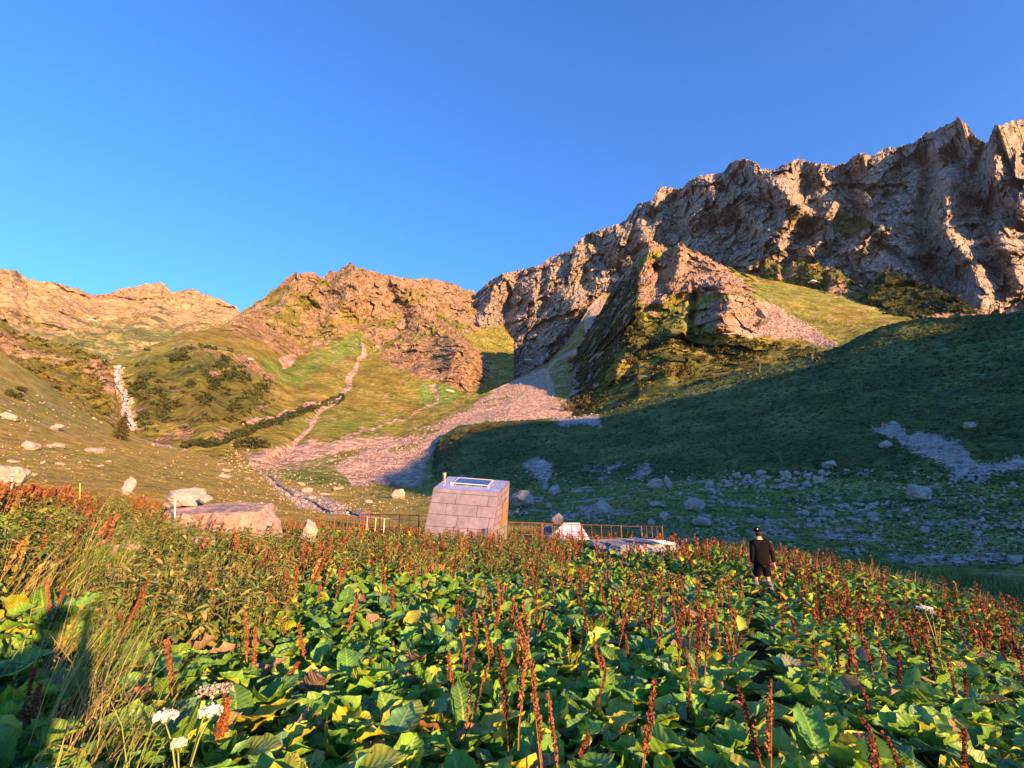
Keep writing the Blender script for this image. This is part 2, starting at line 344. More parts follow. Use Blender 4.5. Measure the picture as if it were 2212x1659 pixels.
# big rock wall on the right
CRIBS = [([(1640, 360), (1690, 400), (1700, 470), (1670, 520)], 34, -42), ([(1950, 590), (2000, 640), (2100, 670)], 30, -25), ([(2160, 500), (2200, 600)], 25, -35), ([(1180, 575), (1200, 640)], 22, -25), ([(1330, 490), (1370, 520), (1340, 560)], 22, -30), ([(1530, 390), (1560, 450)], 18, -36), ([(1770, 430), (1800, 450)], 18, -30), ([(2050, 395), (2042, 440), (2040, 480), (2070, 540), (2105, 580), (2120, 650)], 30, -60),
         ([(2150, 270), (2140, 330), (2160, 390), (2212, 430)], 45, -60), ([(2070, 255), (2055, 300), (2020, 325)], 24, -42),
         ([(1605, 345), (1650, 395), (1635, 440), (1650, 480)], 30, -50), ([(1700, 355), (1680, 400), (1720, 440)], 24, -40), ([(1760, 352), (1770, 390)], 20, -30),
         ([(1735, 455), (1780, 470), (1775, 510), (1745, 545)], 20, -42), ([(1860, 335), (1850, 360)], 12, -20), ([(1870, 500), (1845, 540)], 16, -22),
         ([(1500, 380), (1520, 420), (1495, 460)], 20, -42), ([(1560, 380), (1590, 420), (1620, 470)], 16, -28), ([(1425, 405), (1415, 440)], 15, -24), ([(1400, 440), (1378, 470), (1395, 515)], 20, -38),
         ([(1300, 495), (1322, 505), (1336, 545)], 20, -30), ([(1085, 592), (1060, 630), (1035, 700), (1044, 760)], 26, -58), ([(1250, 535), (1232, 581), (1223, 623), (1235, 655)], 26, -46),
         ([(1160, 577), (1148, 637), (1150, 665)], 16, -30), ([(1985, 380), (1975, 430)], 9, -20), ([(1960, 310), (1930, 400), (1880, 460)], 26, 18), ([(2000, 330), (1990, 500), (2010, 600)], 22, 24), ([(2130, 310), (2105, 370)], 12, 24),
         ([(1460, 430), (1450, 500)], 16, 26), ([(1840, 380), (1840, 440)], 26, 25), ([(1265, 690), (1245, 760), (1200, 790)], 20, 22), ([(1110, 600), (1090, 700), (1100, 780)], 14, 22)]
def rel_w(P, X, Y):
    Q = P@np.array([[.8, .6, 0], [-.6, .8, 0], [0, 0, .42]]).T
    Q = Q+.25*Q[..., [1, 0, 2]]*np.array([0, 0, .5]); Qw = warp(Q, 40, 9, 3)
    d = (ridged(Q/110, 4, 50)-.45)*-48 + cells(Qw/46, 7)*26 + cells(Qw/19, 17)*14 + cells(Qw/8, 27)*7 + cells(Qw/3.8, 37)*2.8 + (ridged(P/9, 3, 66)-.4)*-3
    return d+1.15*ribs(X, Y, CRIBS)
def pt_w(X, Y, P):
    M = Z4(X); M[..., 0] = .93+.1*fbm(P/50, 3, 2)-.25*sstep(560, 680, Y)*(X > 1900)
    M[..., 1] = .6*sstep(.25, .6, fbm(P/np.array([30, 30, 110]), 4, 22))
    M[..., 2] = .2; M[..., 3] = .35+.3*fbm(P/80, 3, 7)
    M[..., 0] = np.minimum(M[..., 0], 1-.8*poly_m(X, Y, [(1790, 470), (1850, 460), (1900, 480), (1860, 505), (1800, 500)], 8))
    return M
sheet('right_rock_mountain', 955, 2290, 900, 430,
      [[(955, 900, 760), (1200, 880, 700), (1650, 720, 640), (2290, 720, 600)],
       [(955, 800, 850), (1100, 800, 830), (1250, 780, 745), (1400, 700, 735), (1650, 620, 725), (1900, 660, 690), (2290, 690, 670)],
       [(955, 700, 980), (1100, 690, 950), (1250, 620, 910), (1400, 560, 870), (1650, 480, 805), (1900, 480, 760), (2290, 470, 735)],
       [(955, 705, 1070), (975, 690, 1064), (1000, 665, 1057), (1031, 632, 1049), (1061, 604, 1041), (1084, 592, 1035), (1137, 579, 1020), (1170, 572, 1012), (1190, 555, 1006), (1232, 541, 995), (1238, 533, 993), (1271, 502, 984), (1305, 495, 975), (1350, 477, 963), (1378, 440, 955), (1392, 436, 952), (1409, 435, 946), (1420, 409, 942), (1434, 404, 937), (1457, 408, 928), (1476, 406, 921), (1490, 388, 915), (1510, 379, 908), (1560, 373, 891), (1580, 350, 884), (1603, 341, 877), (1636, 350, 867), (1643, 365, 865), (1674, 365, 856), (1689, 356, 851), (1725, 343, 840), (1755, 350, 833), (1799, 358, 828), (1826, 353, 825), (1856, 330, 821), (1884, 335, 817), (1906, 322, 815), (1948, 315, 810), (1975, 306, 806), (2002, 286, 803), (2037, 273, 799), (2070, 253, 795), (2091, 273, 793), (2109, 297, 791), (2130, 311, 790), (2142, 291, 773), (2148, 271, 765), (2174, 267, 764), (2212, 256, 762), (2290, 230, 760)]],
      rel_w, pt_w, M_WALL, 1.1, flat=True, zrelief=lambda P, X, Y: (ridged(P/18, 4, 90)-.35)*5)

# low rocky hillocks at the foot of the wall
def rel_k(P, X, Y): return (ridged(P/35, 5, 70)-.4)*-18+cells(P/14, 71)*6
def pt_k(X, Y, P):
    M = Z4(X); M[..., 0] = .5+.5*fbm(P/18, 4, 3)-.2*(X > 1880); M[..., 2] = .45+.3*(X > 1890); M[..., 3] = .5; return M
sheet('rocky_hillocks', 1640, 2160, 260, 70,
      [[(1640, 690, 455), (2160, 720, 375)], [(1640, 640, 505), (1900, 660, 465), (2160, 690, 425)],
       [(1640, 600, 535), (1653, 558, 535), (1672, 565, 535), (1692, 576, 535), (1712, 566, 525), (1768, 568, 525), (1780, 585, 525), (1795, 576, 515), (1811, 581, 515), (1828, 603, 515), (1871, 620, 505), (1884, 593, 495), (1911, 584, 490), (1950, 594, 485), (2010, 616, 475), (2059, 638, 465), (2092, 656, 455), (2125, 677, 445), (2160, 700, 435)]],
      rel_k, pt_k, M_MTN, .7, smooth_r=4, zrelief=lambda P, X, Y: (ridged(P/9, 4, 91)-.35)*5)

# left spur
def rel_l(P, X, Y): return (ridged(P/60, 5, 33)-.4)*-20+cells(warp(P, 20, 5, 5)/16, 34)*6
def pt_l(X, Y, P):
    M = Z4(X); M[..., 0] = .38+.5*fbm(P/30, 4, 5)+.35*poly_m(X, Y, [(180, 775), (215, 765), (250, 800), (255, 850), (225, 840)], 6)+.3*poly_m(X, Y, [(-60, 700), (30, 720), (60, 760), (0, 770)], 8); M[..., 2] = .42; M[..., 3] = .35; return M
sheet('left_spur', -200, 300, 260, 120,
      [[(-200, 900, 280), (300, 990, 260)], [(-200, 780, 380), (0, 800, 360), (150, 850, 350), (300, 930, 330)],
       [(-200, 640, 520), (-60, 665, 500), (0, 684, 480), (43, 718, 470), (80, 730, 460), (109, 736, 450), (185, 754, 430), (215, 766, 420), (236, 782, 410), (246, 806, 400), (250, 850, 385), (262, 895, 365), (275, 928, 350), (300, 960, 330)]],
      rel_l, pt_l, M_MTN, .5, zrelief=lambda P, X, Y: (ridged(P/14, 4, 93)-.35)*4)

# the spur below the wall, with the meadow running right
DROCK = [[(1372, 630), (1374, 581), (1420, 555), (1462, 550), (1513, 565), (1561, 575), (1625, 617), (1631, 631), (1519, 633), (1450, 650), (1420, 690), (1390, 660)],
         [(1503, 697), (1513, 659), (1547, 643), (1617, 631), (1631, 659), (1617, 704), (1575, 710), (1524, 706)], [(1320, 610), (1375, 540), (1406, 505), (1450, 530), (1468, 515), (1510, 540), (1565, 575), (1500, 560), (1440, 545), (1400, 540), (1350, 600)]]
DSCREE = [(1626, 652), (1666, 656), (1745, 699), (1812, 748), (1778, 748), (1712, 728), (1613, 727), (1544, 718), (1613, 702)]
def rel_s(P, X, Y):
    Pw = warp(P, 25, 6, 5)*np.array([1, 1, .5]); d = (ridged(P/np.array([60, 60, 110]), 4, 80)-.42)*-24*sstep(1690, 1560, X)+(cells(Pw/26, 83)*10+cells(Pw/10, 87)*4.5)*sstep(1690, 1600, X)*sstep(860, 740, Y) + (ridged(P/14, 4, 81)-.4)*-9*sstep(1700, 1600, X)*sstep(800, 700, Y)+fbm(P/22, 4, 82)*3
    return d+ribs(X, Y, [([(1402, 522), (1385, 570), (1378, 640), (1340, 720)], 24, -30), ([(1470, 530), (1460, 590), (1430, 650)], 15, -20), ([(1440, 640), (1410, 560)], 8, 16), ([(1540, 580), (1560, 620)], 22, -15), ([(1575, 640), (1565, 705)], 36, -26), ([(1500, 640), (1490, 720)], 8, 22), ([(1300, 700), (1290, 790)], 20, -14), ([(1245, 780), (1225, 850)], 14, -10), ([(1455, 720), (1440, 800)], 25, -12), ([(1340, 780), (1330, 820)], 14, -10)])
def pt_s(X, Y, P):
    M = Z4(X)
    for q in DROCK: M[..., 0] = np.maximum(M[..., 0], .92*poly_m(X, Y, q, 5))
    lf = poly_m(X, Y, [(1180, 860), (1240, 740), (1300, 640), (1370, 540), (1378, 640), (1400, 720), (1330, 760), (1260, 900)], 10)
    M[..., 0] = np.maximum(M[..., 0], lf*(.36+.35*fbm(P/np.array([9, 9, 30]), 4, 3)))
    M[..., 0] = np.maximum(M[..., 0], .6*sstep(1700, 1600, X)*sstep(760, 600, Y)*sstep(.1, .5, fbm(P/15, 4, 13)))
    M[..., 1] = np.maximum(.95*poly_m(X, Y, DSCREE, 6), .6*sstep(.2, .5, fbm(P/14, 4, 14))*sstep(4, 2, np.abs(Y-np.interp(X, [1650, 2040], [612, 685])-6)))
    sh = poly_m(X, Y, [(1190, 870), (1240, 770), (1320, 750), (1400, 710), (1500, 712), (1600, 735), (1700, 745), (1800, 755), (1760, 790), (1500, 850), (1250, 920)], 10)
    M[..., 2] = np.maximum(lf*.85, sh*(.42+.5*fbm(P/16, 4, 15)))*(M[..., 1] < .5)
    M[..., 3] = .55+.4*fbm(P/40, 3, 16)
    return M
sheet('rocky_spur_and_meadow', 1165, 2140, 680, 260,
      [[(1165, 960, 260), (1300, 930, 250), (1500, 880, 250), (1830, 790, 270), (2140, 740, 300)],
       [(1165, 880, 430), (1230, 850, 395), (1300, 840, 345), (1380, 800, 320), (1500, 790, 320), (1700, 770, 330), (1900, 720, 350), (2140, 720, 350)],
       [(1165, 840, 530), (1230, 800, 490), (1300, 760, 425), (1378, 720, 372), (1500, 715, 360), (1600, 715, 365), (1750, 715, 370), (1900, 700, 385), (2140, 710, 390)],
       [(1165, 820, 590), (1230, 770, 570), (1300, 690, 510), (1378, 630, 440), (1500, 640, 400), (1620, 640, 400), (1750, 660, 420), (1900, 680, 430), (2140, 700, 430)],
       [(1165, 810, 650), (1205, 795, 640), (1240, 775, 640), (1280, 700, 620), (1300, 668, 610), (1330, 612, 590), (1350, 590, 570), (1375, 560, 540), (1390, 530, 530), (1405, 517, 520), (1420, 524, 515), (1448, 541, 510), (1468, 524, 505), (1483, 533, 500), (1505, 545, 495), (1561, 573, 490), (1600, 588, 490), (1650, 602, 500), (1700, 612, 500), (1750, 622, 500), (1830, 641, 490), (1900, 656, 480), (2000, 674, 470), (2045, 681, 460), (2140, 700, 450)]],
      rel_s, pt_s, M_MID, .5, flat=True, smooth_r=5, zrelief=lambda P, X, Y: (ridged(P/8, 4, 95)-.35)*4*sstep(1640, 1560, X)*sstep(720, 640, Y)+fbm(P/6, 3, 9)*.6)

# scree slope in the middle
ESC = [(720, 1005), (797, 966), (846, 946), (962, 908), (1011, 880), (1094, 831), (1170, 798), (1260, 740), (1262, 660), (1300, 640), (1330, 700), (1250, 820), (1290, 900), (1210, 915), (1160, 915), (1028, 921), (975, 935), (945, 960), (925, 1000), (912, 1050), (846, 1050), (760, 1050)]
def rel_e(P, X, Y): return fbm(P/30, 4, 44)*4*sstep(90, 200, np.hypot(P[..., 0], P[..., 1]))
def pt_e(X, Y, P):
    M = Z4(X); s = poly_m(X, Y, ESC, 8)*.9
    s = s*(1-.9*poly_m(X, Y, [(836, 985), (870, 942), (955, 898), (975, 905), (935, 940), (870, 980)], 5)*sstep(-.3, .3, fbm(P/12, 3, 1)))
    s = s*(1-.8*poly_m(X, Y, [(985, 885), (1090, 850), (1110, 860), (1020, 895)], 4)*sstep(-.2, .3, fbm(P/8, 3, 1)))
    s = s*(1-.75*poly_m(X, Y, [(1185, 800), (1250, 760), (1240, 830), (1220, 880), (1200, 860)], 6))
    s = np.maximum(s, .75*sstep(8, 2, seg_d(X, Y, [(690, 985), (780, 962), (850, 950)])))
    M[..., 1] = np.maximum(s, .3+.3*fbm(P/20, 3, 4)); M[..., 3] = .45+.3*(Y > 985)
    M[..., 2] = .2*sstep(0, .4, fbm(P/15, 3, 6))*(Y < 1000); return M
sheet('scree_slope', 540, 1400, 520, 190,
      [[(540, 1090, 85), (900, 1085, 85), (1400, 1085, 90)], [(540, 1040, 150), (700, 1030, 160), (900, 1030, 165), (1100, 1000, 190), (1400, 950, 260)],
       [(540, 1025, 180), (700, 1000, 210), (850, 980, 230), (950, 950, 255), (1100, 900, 300), (1250, 890, 330), (1400, 850, 420)],
       [(540, 1022, 190), (640, 1000, 230), (780, 968, 270), (860, 948, 290), (930, 905, 350), (1020, 861, 430), (1090, 831, 490), (1130, 809, 530), (1180, 786, 570), (1220, 745, 620), (1250, 700, 680), (1275, 660, 720), (1300, 635, 760), (1400, 620, 800)]],
      rel_e, pt_e, M_MID, .35, zrelief=lambda P, X, Y: fbm(P/3, 3, 46)*.5)

# shaded hill on the right
FSC = [[(1878, 925), (1937, 911), (1961, 935), (2027, 938), (2076, 954), (2099, 994), (2149, 1001), (2240, 970), (2240, 1000), (2142, 1030), (2129, 1048), (2056, 1040), (2050, 1011), (1977, 978), (1927, 948)],
       [(1122, 1005), (1158, 984), (1192, 1003), (1190, 1028), (1178, 1055), (1161, 1034), (1145, 1015)], [(1366, 1034), (1397, 992), (1412, 1015), (1387, 1037)], [(1284, 1042), (1300, 1030), (1318, 1040), (1300, 1048)], [(1180, 905), (1290, 890), (1300, 915), (1220, 925)], [(1310, 1010), (1345, 1000), (1350, 1010), (1315, 1022)]]
def rel_f(P, X, Y): return fbm(P/28, 4, 54)*4+fbm(P/7, 3, 55)*.9
def pt_f(X, Y, P):
    M = Z4(X)
    for q in FSC: M[..., 1] = np.maximum(M[..., 1], .78*poly_m(X, Y, q, 11))
    M[..., 1] = np.maximum(M[..., 1], .5*sstep(.25, .6, fbm(P/7, 4, 61))*sstep(960, 1030, Y))
    M[..., 2] = (.55+.6*fbm(P/14, 4, 62))*(1-sstep(1000, 1050, Y)*.7); M[..., 3] = .5+.4*sstep(980, 1060, Y)
    return M
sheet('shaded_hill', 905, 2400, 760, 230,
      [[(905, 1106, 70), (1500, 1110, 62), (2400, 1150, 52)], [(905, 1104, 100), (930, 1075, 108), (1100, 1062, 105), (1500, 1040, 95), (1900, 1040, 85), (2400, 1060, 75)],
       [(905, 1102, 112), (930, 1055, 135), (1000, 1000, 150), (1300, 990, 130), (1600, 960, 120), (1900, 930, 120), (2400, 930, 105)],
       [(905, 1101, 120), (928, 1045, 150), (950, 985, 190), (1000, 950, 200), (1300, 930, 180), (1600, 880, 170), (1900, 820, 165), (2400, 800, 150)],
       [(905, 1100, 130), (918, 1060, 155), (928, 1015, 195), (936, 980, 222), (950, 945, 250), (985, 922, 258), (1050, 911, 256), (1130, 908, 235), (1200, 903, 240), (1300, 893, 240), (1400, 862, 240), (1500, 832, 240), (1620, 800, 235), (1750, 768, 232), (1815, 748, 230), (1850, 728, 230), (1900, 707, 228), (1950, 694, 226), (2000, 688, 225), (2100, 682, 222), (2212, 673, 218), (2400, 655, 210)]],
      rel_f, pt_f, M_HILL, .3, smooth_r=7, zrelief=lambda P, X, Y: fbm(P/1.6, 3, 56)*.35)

# valley floor, left meadow slope and the boulder meadow on the right
STREAM = [(505, 992), (518, 997), (558, 1012), (590, 1032), (602, 1047), (617, 1057), (634, 1068), (660, 1076), (682, 1086), (700, 1098), (716, 1106), (751, 1102), (790, 1118)]
def zr_g(P, X, Y):
    z = fbm(P/9, 4, 71)*.35+fbm(P/2, 3, 72)*.10
    z = z+1.6*np.exp(-((X-1440)/130)**2-((Y-1075)/22)**2)-.5*np.exp(-(seg_d(X, Y, STREAM)/7)**2)
    return z
def pt_g(X, Y, P):
    M = Z4(X); right = sstep(780, 1150, X)
    M[..., 1] = np.maximum.reduce([.85*sstep(13, 4, seg_d(X, Y, STREAM)), .75*poly_m(X, Y, [(600, 1062), (680, 1060), (760, 1090), (760, 1112), (690, 1112), (630, 1085)], 8),
        .9*sstep(9, 3, seg_d(X, Y, [(278, 928), (340, 955), (397, 968), (463, 986), (560, 1012)])), .5*poly_m(X, Y, [(480, 985), (800, 1030), (800, 1060), (620, 1040)], 10), .6*sstep(.15, .6, fbm(P/4, 4, 73))*right,
        .75*poly_m(X, Y, [(1300, 1090), (1180, 1115), (1200, 1125), (1330, 1110)], 5)])
    M[..., 2] = .3*sstep(.2, .6, fbm(P/5, 4, 74)); M[..., 3] = .08+.25*fbm(P/14, 3, 75)+.95*right+.25*sstep(960, 880, Y)
    M[..., 0] = .55*sstep(.35, .7, fbm(P/6, 4, 76))*sstep(500, 200, X)*sstep(1010, 980, Y)
    return M
sheet('valley_ground', -420, 2650, 900, 300,
      [[(-420, 1320, 16), (600, 1250, 19), (1100, 1240, 20), (1600, 1300, 17), (2650, 1600, 14)],
       [(-420, 1120, 30), (0, 1085, 30), (250, 1090, 31), (600, 1140, 32), (900, 1148, 32), (1200, 1152, 31), (1600, 1190, 30), (1900, 1235, 28), (2212, 1300, 26), (2650, 1380, 24)],
       [(-420, 1040, 45), (0, 1030, 50), (250, 1050, 48), (500, 1085, 50), (700, 1112, 52), (900, 1122, 50), (1200, 1122, 48), (1600, 1130, 50), (1900, 1150, 46), (2212, 1180, 42), (2650, 1220, 38)],
       [(-420, 900, 85), (0, 940, 95), (250, 985, 100), (500, 1045, 95), (700, 1072, 95), (900, 1082, 85), (1200, 1080, 80), (1600, 1075, 75), (1900, 1090, 68), (2212, 1110, 62), (2650, 1120, 55)],
       [(-420, 600, 220), (-150, 680, 215), (0, 762, 210), (50, 792, 208), (100, 828, 205), (150, 868, 202), (200, 900, 200), (250, 925, 200), (300, 945, 200), (340, 957, 200), (400, 971, 195), (463, 990, 190), (560, 1022, 170), (640, 1034, 160), (780, 1046, 140), (900, 1056, 120), (1100, 1058, 105), (1300, 1052, 98), (1500, 1036, 92), (1700, 1036, 86), (1900, 1036, 82), (2212, 1052, 76), (2650, 1060, 70)]],
      None, pt_g, M_VAL, .12, smooth_r=6, zrelief=zr_g, backlen=.15)

# near field, also running under and behind the camera to the mountains at our back
CREST = [(-900, 950), (-420, 985), (0, 1058), (100, 1052), (250, 1070), (340, 1095), (500, 1122), (620, 1126), (700, 1122), (900, 1142), (1100, 1152), (1300, 1158), (1450, 1160), (1600, 1170), (1700, 1182), (1850, 1208), (1960, 1230), (2100, 1275), (2212, 1312), (2650, 1420), (3200, 1500)]
def az_of(px): d = ray(px, np.full(np.shape(px), 1140.0)); return np.arctan2(d[..., 0], d[..., 1])
_ca = np.array(CREST, float); _az = az_of(_ca[:, 0]); _rc = np.interp(_ca[:, 0], [-400, 0, 500, 1100, 1600, 2212, 3000], [24, 23, 21, 21, 21, 19, 18])
_zc = at(_ca[:, 0], _ca[:, 1], _rc)[:, 2]-.62
def zfield(x, y, det=True):
    x = np.asarray(x, float); y = np.asarray(y, float); r = np.hypot(x, y); az = np.arctan2(x, y); a = np.clip(az, _az[0], _az[-1])
    rc = np.interp(a, _az, _rc); zc = np.interp(a, _az, _zc); z15 = np.interp(a, az_of(np.array([-400., 0, 300, 500, 800, 1100, 1630, 2212, 2650])), [2.2, 1.75, 1.25, 1.0, .55, .25, -.12, -1.0, -1.6])
    z0 = -.02*x; w = sstep(R(110), R(70), np.abs(az))
    z = np.where(r < 14, z0+(z15-z0)*np.clip(r/14, 0, 1)**1.35, z15+(zc-z15)*sstep(14, 1, 0)*0+(zc-z15)*np.clip((r-14)/(rc-14), 0, 1))
    z = np.where(r > rc, zc-(r-rc)*.09, z); z = z*w+(z0*np.clip(1-r/200, 0, 1)-.03*r)*(1-w)
    if det: z = z+noise(np.stack([x, y, 0*x], -1)/1.7, 3)*.06
    return z
m = NT('soil', .95, .1); f = m.noise(m.coord(), 1.5, 6)
m.base(m.ramp(f, [(.3, (.02, .017, .01)), (.55, (.035, .035, .015)), (.75, (.03, .05, .015))])); m.bump(f, .5, .1); M_SOIL = m.m
rr_ = np.concatenate([np.linspace(.05, 24, 150), np.geomspace(25, 40, 10)]); aa_ = np.linspace(R(-75), R(75), 260)
A_, R_ = np.meshgrid(aa_, rr_, indexing='ij'); X_, Y_ = np.sin(A_)*R_, np.cos(A_)*R_
o = link('field_ground', np_mesh('field_ground', np.stack([X_, Y_, zfield(X_, Y_)], -1), grid_faces(len(aa_), len(rr_)), [M_SOIL])); tag(o, kind='structure')

def cast(px, py, names=None):
    o0 = Vector((0, 0, EYE)); d = Vector(ray(px, py)).normalized(); best = None
    for n, o in SHEETS.items():
        if names and n not in names: continue
        ok, loc, nor, _ = o.ray_cast(o0, d)
        if ok and (best is None or (loc-o0).length < best[2]): best = (loc, nor, (loc-o0).length)
    return best
bpy.context.view_layer.update()

# mountain ridge behind the viewpoint: it throws the evening shade over the right side of the valley
SU = np.array([-SH[1], SH[0], 0]); SU = SU if SU[0] > 0 else -SU
OD = 330.0
prof = np.array([(-900, -45), (-200, -30), (0, -14), (15.5, -6), (18.5, -2), (21, 3), (25, 6), (36, 10), (46, 17), (52, 27), (59, 31), (62, 33), (72, 38), (84, 43), (100, 53), (119, 63), (143, 69), (175, 67), (205, 68), (216, 76), (228, 90), (250, 99), (280, 104), (300, 101), (420, 96), (520, 120), (700, 90), (900, 60)], float)
ua = np.concatenate([np.linspace(-900, 0, 60), np.linspace(4, 320, 240), np.linspace(330, 900, 60)]); off = np.concatenate([np.linspace(-250, 0, 40), np.linspace(12, 300, 30)])
pb = np.interp(ua, prof[:, 0], prof[:, 1]); pb = pb+fbm(np.stack([ua/14, 0*ua, 0*ua], -1), 4, 5)*2.2*(ua > 40)
zc_ = (pb+OD*math.sin(SUN_EL))/math.cos(SUN_EL)
G3 = SH[None, None]*(OD+off)[None, :, None]+SU[None, None]*ua[:, None, None]
k_ = np.where(off < 0, 1+off/255, 1-off/420)[None, :]
G3[..., 2] = -6+(zc_[:, None]+6)*k_**1.15
G3[..., 2] += fbm(G3/22, 4, 6)*3.0*(np.abs(off) > 5)[None]*np.clip(1-k_, 0, .3)*3
Mk = np.zeros(G3.shape[:2]+(4,)); Mk[..., 0] = .5+.5*fbm(G3/30, 3, 1); Mk[..., 3] = .5
o = link('hills', np_mesh('hills', G3, grid_faces(len(ua), len(off)), [M_MTN], True, Mk.reshape(-1, 4))); tag(o, kind='structure')

# ------------------------------------------------------------------ rocks
def rock_mat(name, c, warm):
    m = NT(name, .92, .15); v = m.coord(); a = m.noise(v, 1.6, 7, .7); b = m.noise(v, 9, 6, .7); ge = m.n('ShaderNodeNewGeometry')
    k = m.ramp(a, [(.3, [x*.6 for x in c]), (.5, [x*1.1 for x in c]), (.72, [x*1.1 for x in warm])])
    k = m.mix(.7, k, m.ramp(b, [(.3, .6), (.7, 1.35)]), 'MULTIPLY')
    li = m.noise(v, 3.1, 5, .8); k = m.mix(m.ramp(li, [(.6, 0), (.68, .5)]), k, (.20, .20, .13)); m.base(k)
    b1 = m.bump(a, .7, .12); m.bump(b, .6, .04, b1); return m.m
M_ROCK = rock_mat('weathered_grey_rock', (.28, .26, .24), (.36, .315, .27)); M_ROCKR = rock_mat('reddish_rock', (.24, .13, .09), (.34, .2, .14))
M_SLAB = rock_mat('pale_layered_rock', (.205, .175, .17), (.28, .24, .22))
def ico(sub):
    import bmesh
    bm = bmesh.new(); bmesh.ops.create_icosphere(bm, subdivisions=sub, radius=1)
    V = np.array([v.co[:] for v in bm.verts]); F = np.array([[v.index for v in f.verts] for f in bm.faces]); bm.free(); return V, F
ICO = {k: ico(k) for k in (1, 2, 3, 4, 5)}
def rock_shape(seed, sub=3, n=11, rough=.07, flat=1.0, scale=(1, 1, 1)):
    r = np.random.RandomState(seed); V, F = ICO[sub]; N = r.normal(size=(n, 3)); N /= np.linalg.norm(N, axis=1)[:, None]
    D = r.uniform(.6, .92, n); q = V@N.T; t = np.where(q > .05, D/np.maximum(q, .05), 9).min(1); t = np.minimum(t, 1.15)
    P = V*t[:, None]; P = P*(1+rough*fbm(P*2.2+seed, 4, seed)[:, None]+rough*.5*fbm(P*6+seed, 3, seed)[:, None])
    return P*np.array(scale)*np.array([1, 1, flat]), F
ROCKME = [np_mesh('boulder', *rock_shape(s, 4, 20+s % 6, .13), [M_ROCK], False) for s in range(9)]
def boulder(px, py, wpx, hpx=None, name='boulder', label=None, group=None, mat=None, k=None, names=None, sink=.22, rz=None, hit=None):
    """px,py = foot of the stone in the photo"""
    h = hit or cast(px, py, names)
    if not h: return None
    loc, nor, d = h; d = (loc-Vector((0, 0, EYE))).length; mag = math.sqrt(1+((px-CX)**2+(py-CY)**2)/FP**2)
    W_ = wpx/FP*d/mag/2; H_ = (hpx or wpx*.7)/FP*d/mag; k = random.randrange(9) if k is None else k
    o = link(name, ROCKME[k]); o.scale = (W_*1.1, W_*random.uniform(.8, 1.15), H_*.62)
    o.rotation_euler = (random.uniform(-.15, .15), random.uniform(-.15, .15), random.uniform(0, 6.3) if rz is None else rz)
    o.location = loc+Vector((0, W_*.35, H_*(.5-sink))); tag(o, label, 'boulder', group); return o
BL = [
 (1128, 1097, 54, 42, 'big tan boulder right behind the grey hut, lit on its upper left'), (857, 1077, 36, 26, 'jagged sunlit boulder left of the grey hut in the valley grass'),
 (1306, 1110, 44, 32, 'rounded grey boulder in shaded grass above the rusty fence'), (1417, 1056, 40, 28, 'orange sunlit boulder crowning the grassy mound'),
 (1444, 1054, 24, 30, 'upright grey boulder leaning against the orange one on the mound'), (1200, 1068, 40, 22, 'low pale boulder at the foot of the dark hill right of the hut'),
 (1205, 1133, 30, 30, 'greenish lichen covered boulder just behind the white tent'), (1421, 1096, 36, 15, 'flat white topped boulder on the shaded mound slope'),
 (1506, 1106, 54, 36, 'wide cracked grey boulder on the right flank of the mound'), (1519, 1138, 42, 28, 'grey slab boulder directly below the wide cracked one'),
 (1437, 1126, 28, 24, 'tall grey boulder in deep grass right above the fence end'), (1407, 1136, 20, 16, 'small round boulder touching the rusty fence end from behind'),
 (1187, 1098, 15, 14, 'small pointed pale stone between the tan boulder and the tents'), (1797, 1012, 34, 20, 'pale boulder alone at the lower edge of the dark hill'),
 (1918, 968, 26, 20, 'whitish boulder at the lower left tip of the purple scree'), (2000, 1084, 60, 46, 'tall triangular pale boulder below the purple scree'),
 (2099, 926, 22, 18, 'lone pale boulder on the dark hill right of the scree top'), (2200, 1218, 34, 20, 'pale boulder half cut by the right edge of the photo'),
 (2002, 1152, 26, 18, 'bright white boulder in grass right of the walking person'), (1886, 1120, 24, 16, 'broad grey boulder in the middle of the boulder meadow'),
 (1828, 1194, 20, 9, 'low flat stone at the field edge right of the walking person'), (1661, 1140, 18, 14, 'pale boulder just right of the walking person head'),
 (1628, 1098, 16, 10, 'flat pale stone straight above the walking person'), (1960, 1110, 22, 14, 'grey block among small stones left of the white boulder'),
 (480, 1036, 36, 13, 'sunlit dome shaped boulder on the golden meadow left of the stream'), (487, 1020, 24, 8, 'smaller sunlit boulder behind the dome shaped one'),
 (535, 1037, 16, 6, 'flat small stone right of the dome shaped boulder'), (360, 906+28, 10, 8, 'little stone near the lone conifer'),
 (195, 978, 44, 14, 'long flat pale slab on the left meadow slope'), (122, 967, 30, 12, 'pale ridge shaped boulder left of the long flat slab'),
 (105, 968, 22, 10, 'small boulder touching the ridge shaped one on the left slope'), (60, 970, 40, 20, 'broken yellowish outcrop boulder on the left slope'),
 (118, 928, 26, 14, 'rounded tan boulder high on the left slope'), (12, 905, 40, 16, 'yellowish boulder at the left edge high on the slope'),
 (25, 1000, 26, 9, 'flat pale stone low on the left slope'), (90, 1002, 12, 8, 'little grey stone in the left meadow'), (128, 1005, 18, 6, 'thin flat stone in the left meadow centre'),
 (215, 1009, 14, 6, 'white flat stone in the golden meadow'), (233, 999, 10, 5, 'tiny white stone above the flat white one'), (72, 1029, 12, 8, 'pale stone just above the red stalks at left'),
 (660, 1063, 26, 10, 'sunlit slab beside the stream bend'), (650, 1050, 22, 9, 'pinkish slab right of the stream'), (700, 1072, 30, 9, 'long sunlit slab in the stream gravel'), (725, 1060, 30, 10, 'flat rock in valley grass right of the stream'),
 (795, 1086, 24, 8, 'flat sunlit stone left of the hut'), (640, 1072, 14, 7, 'small stone at the water edge')]
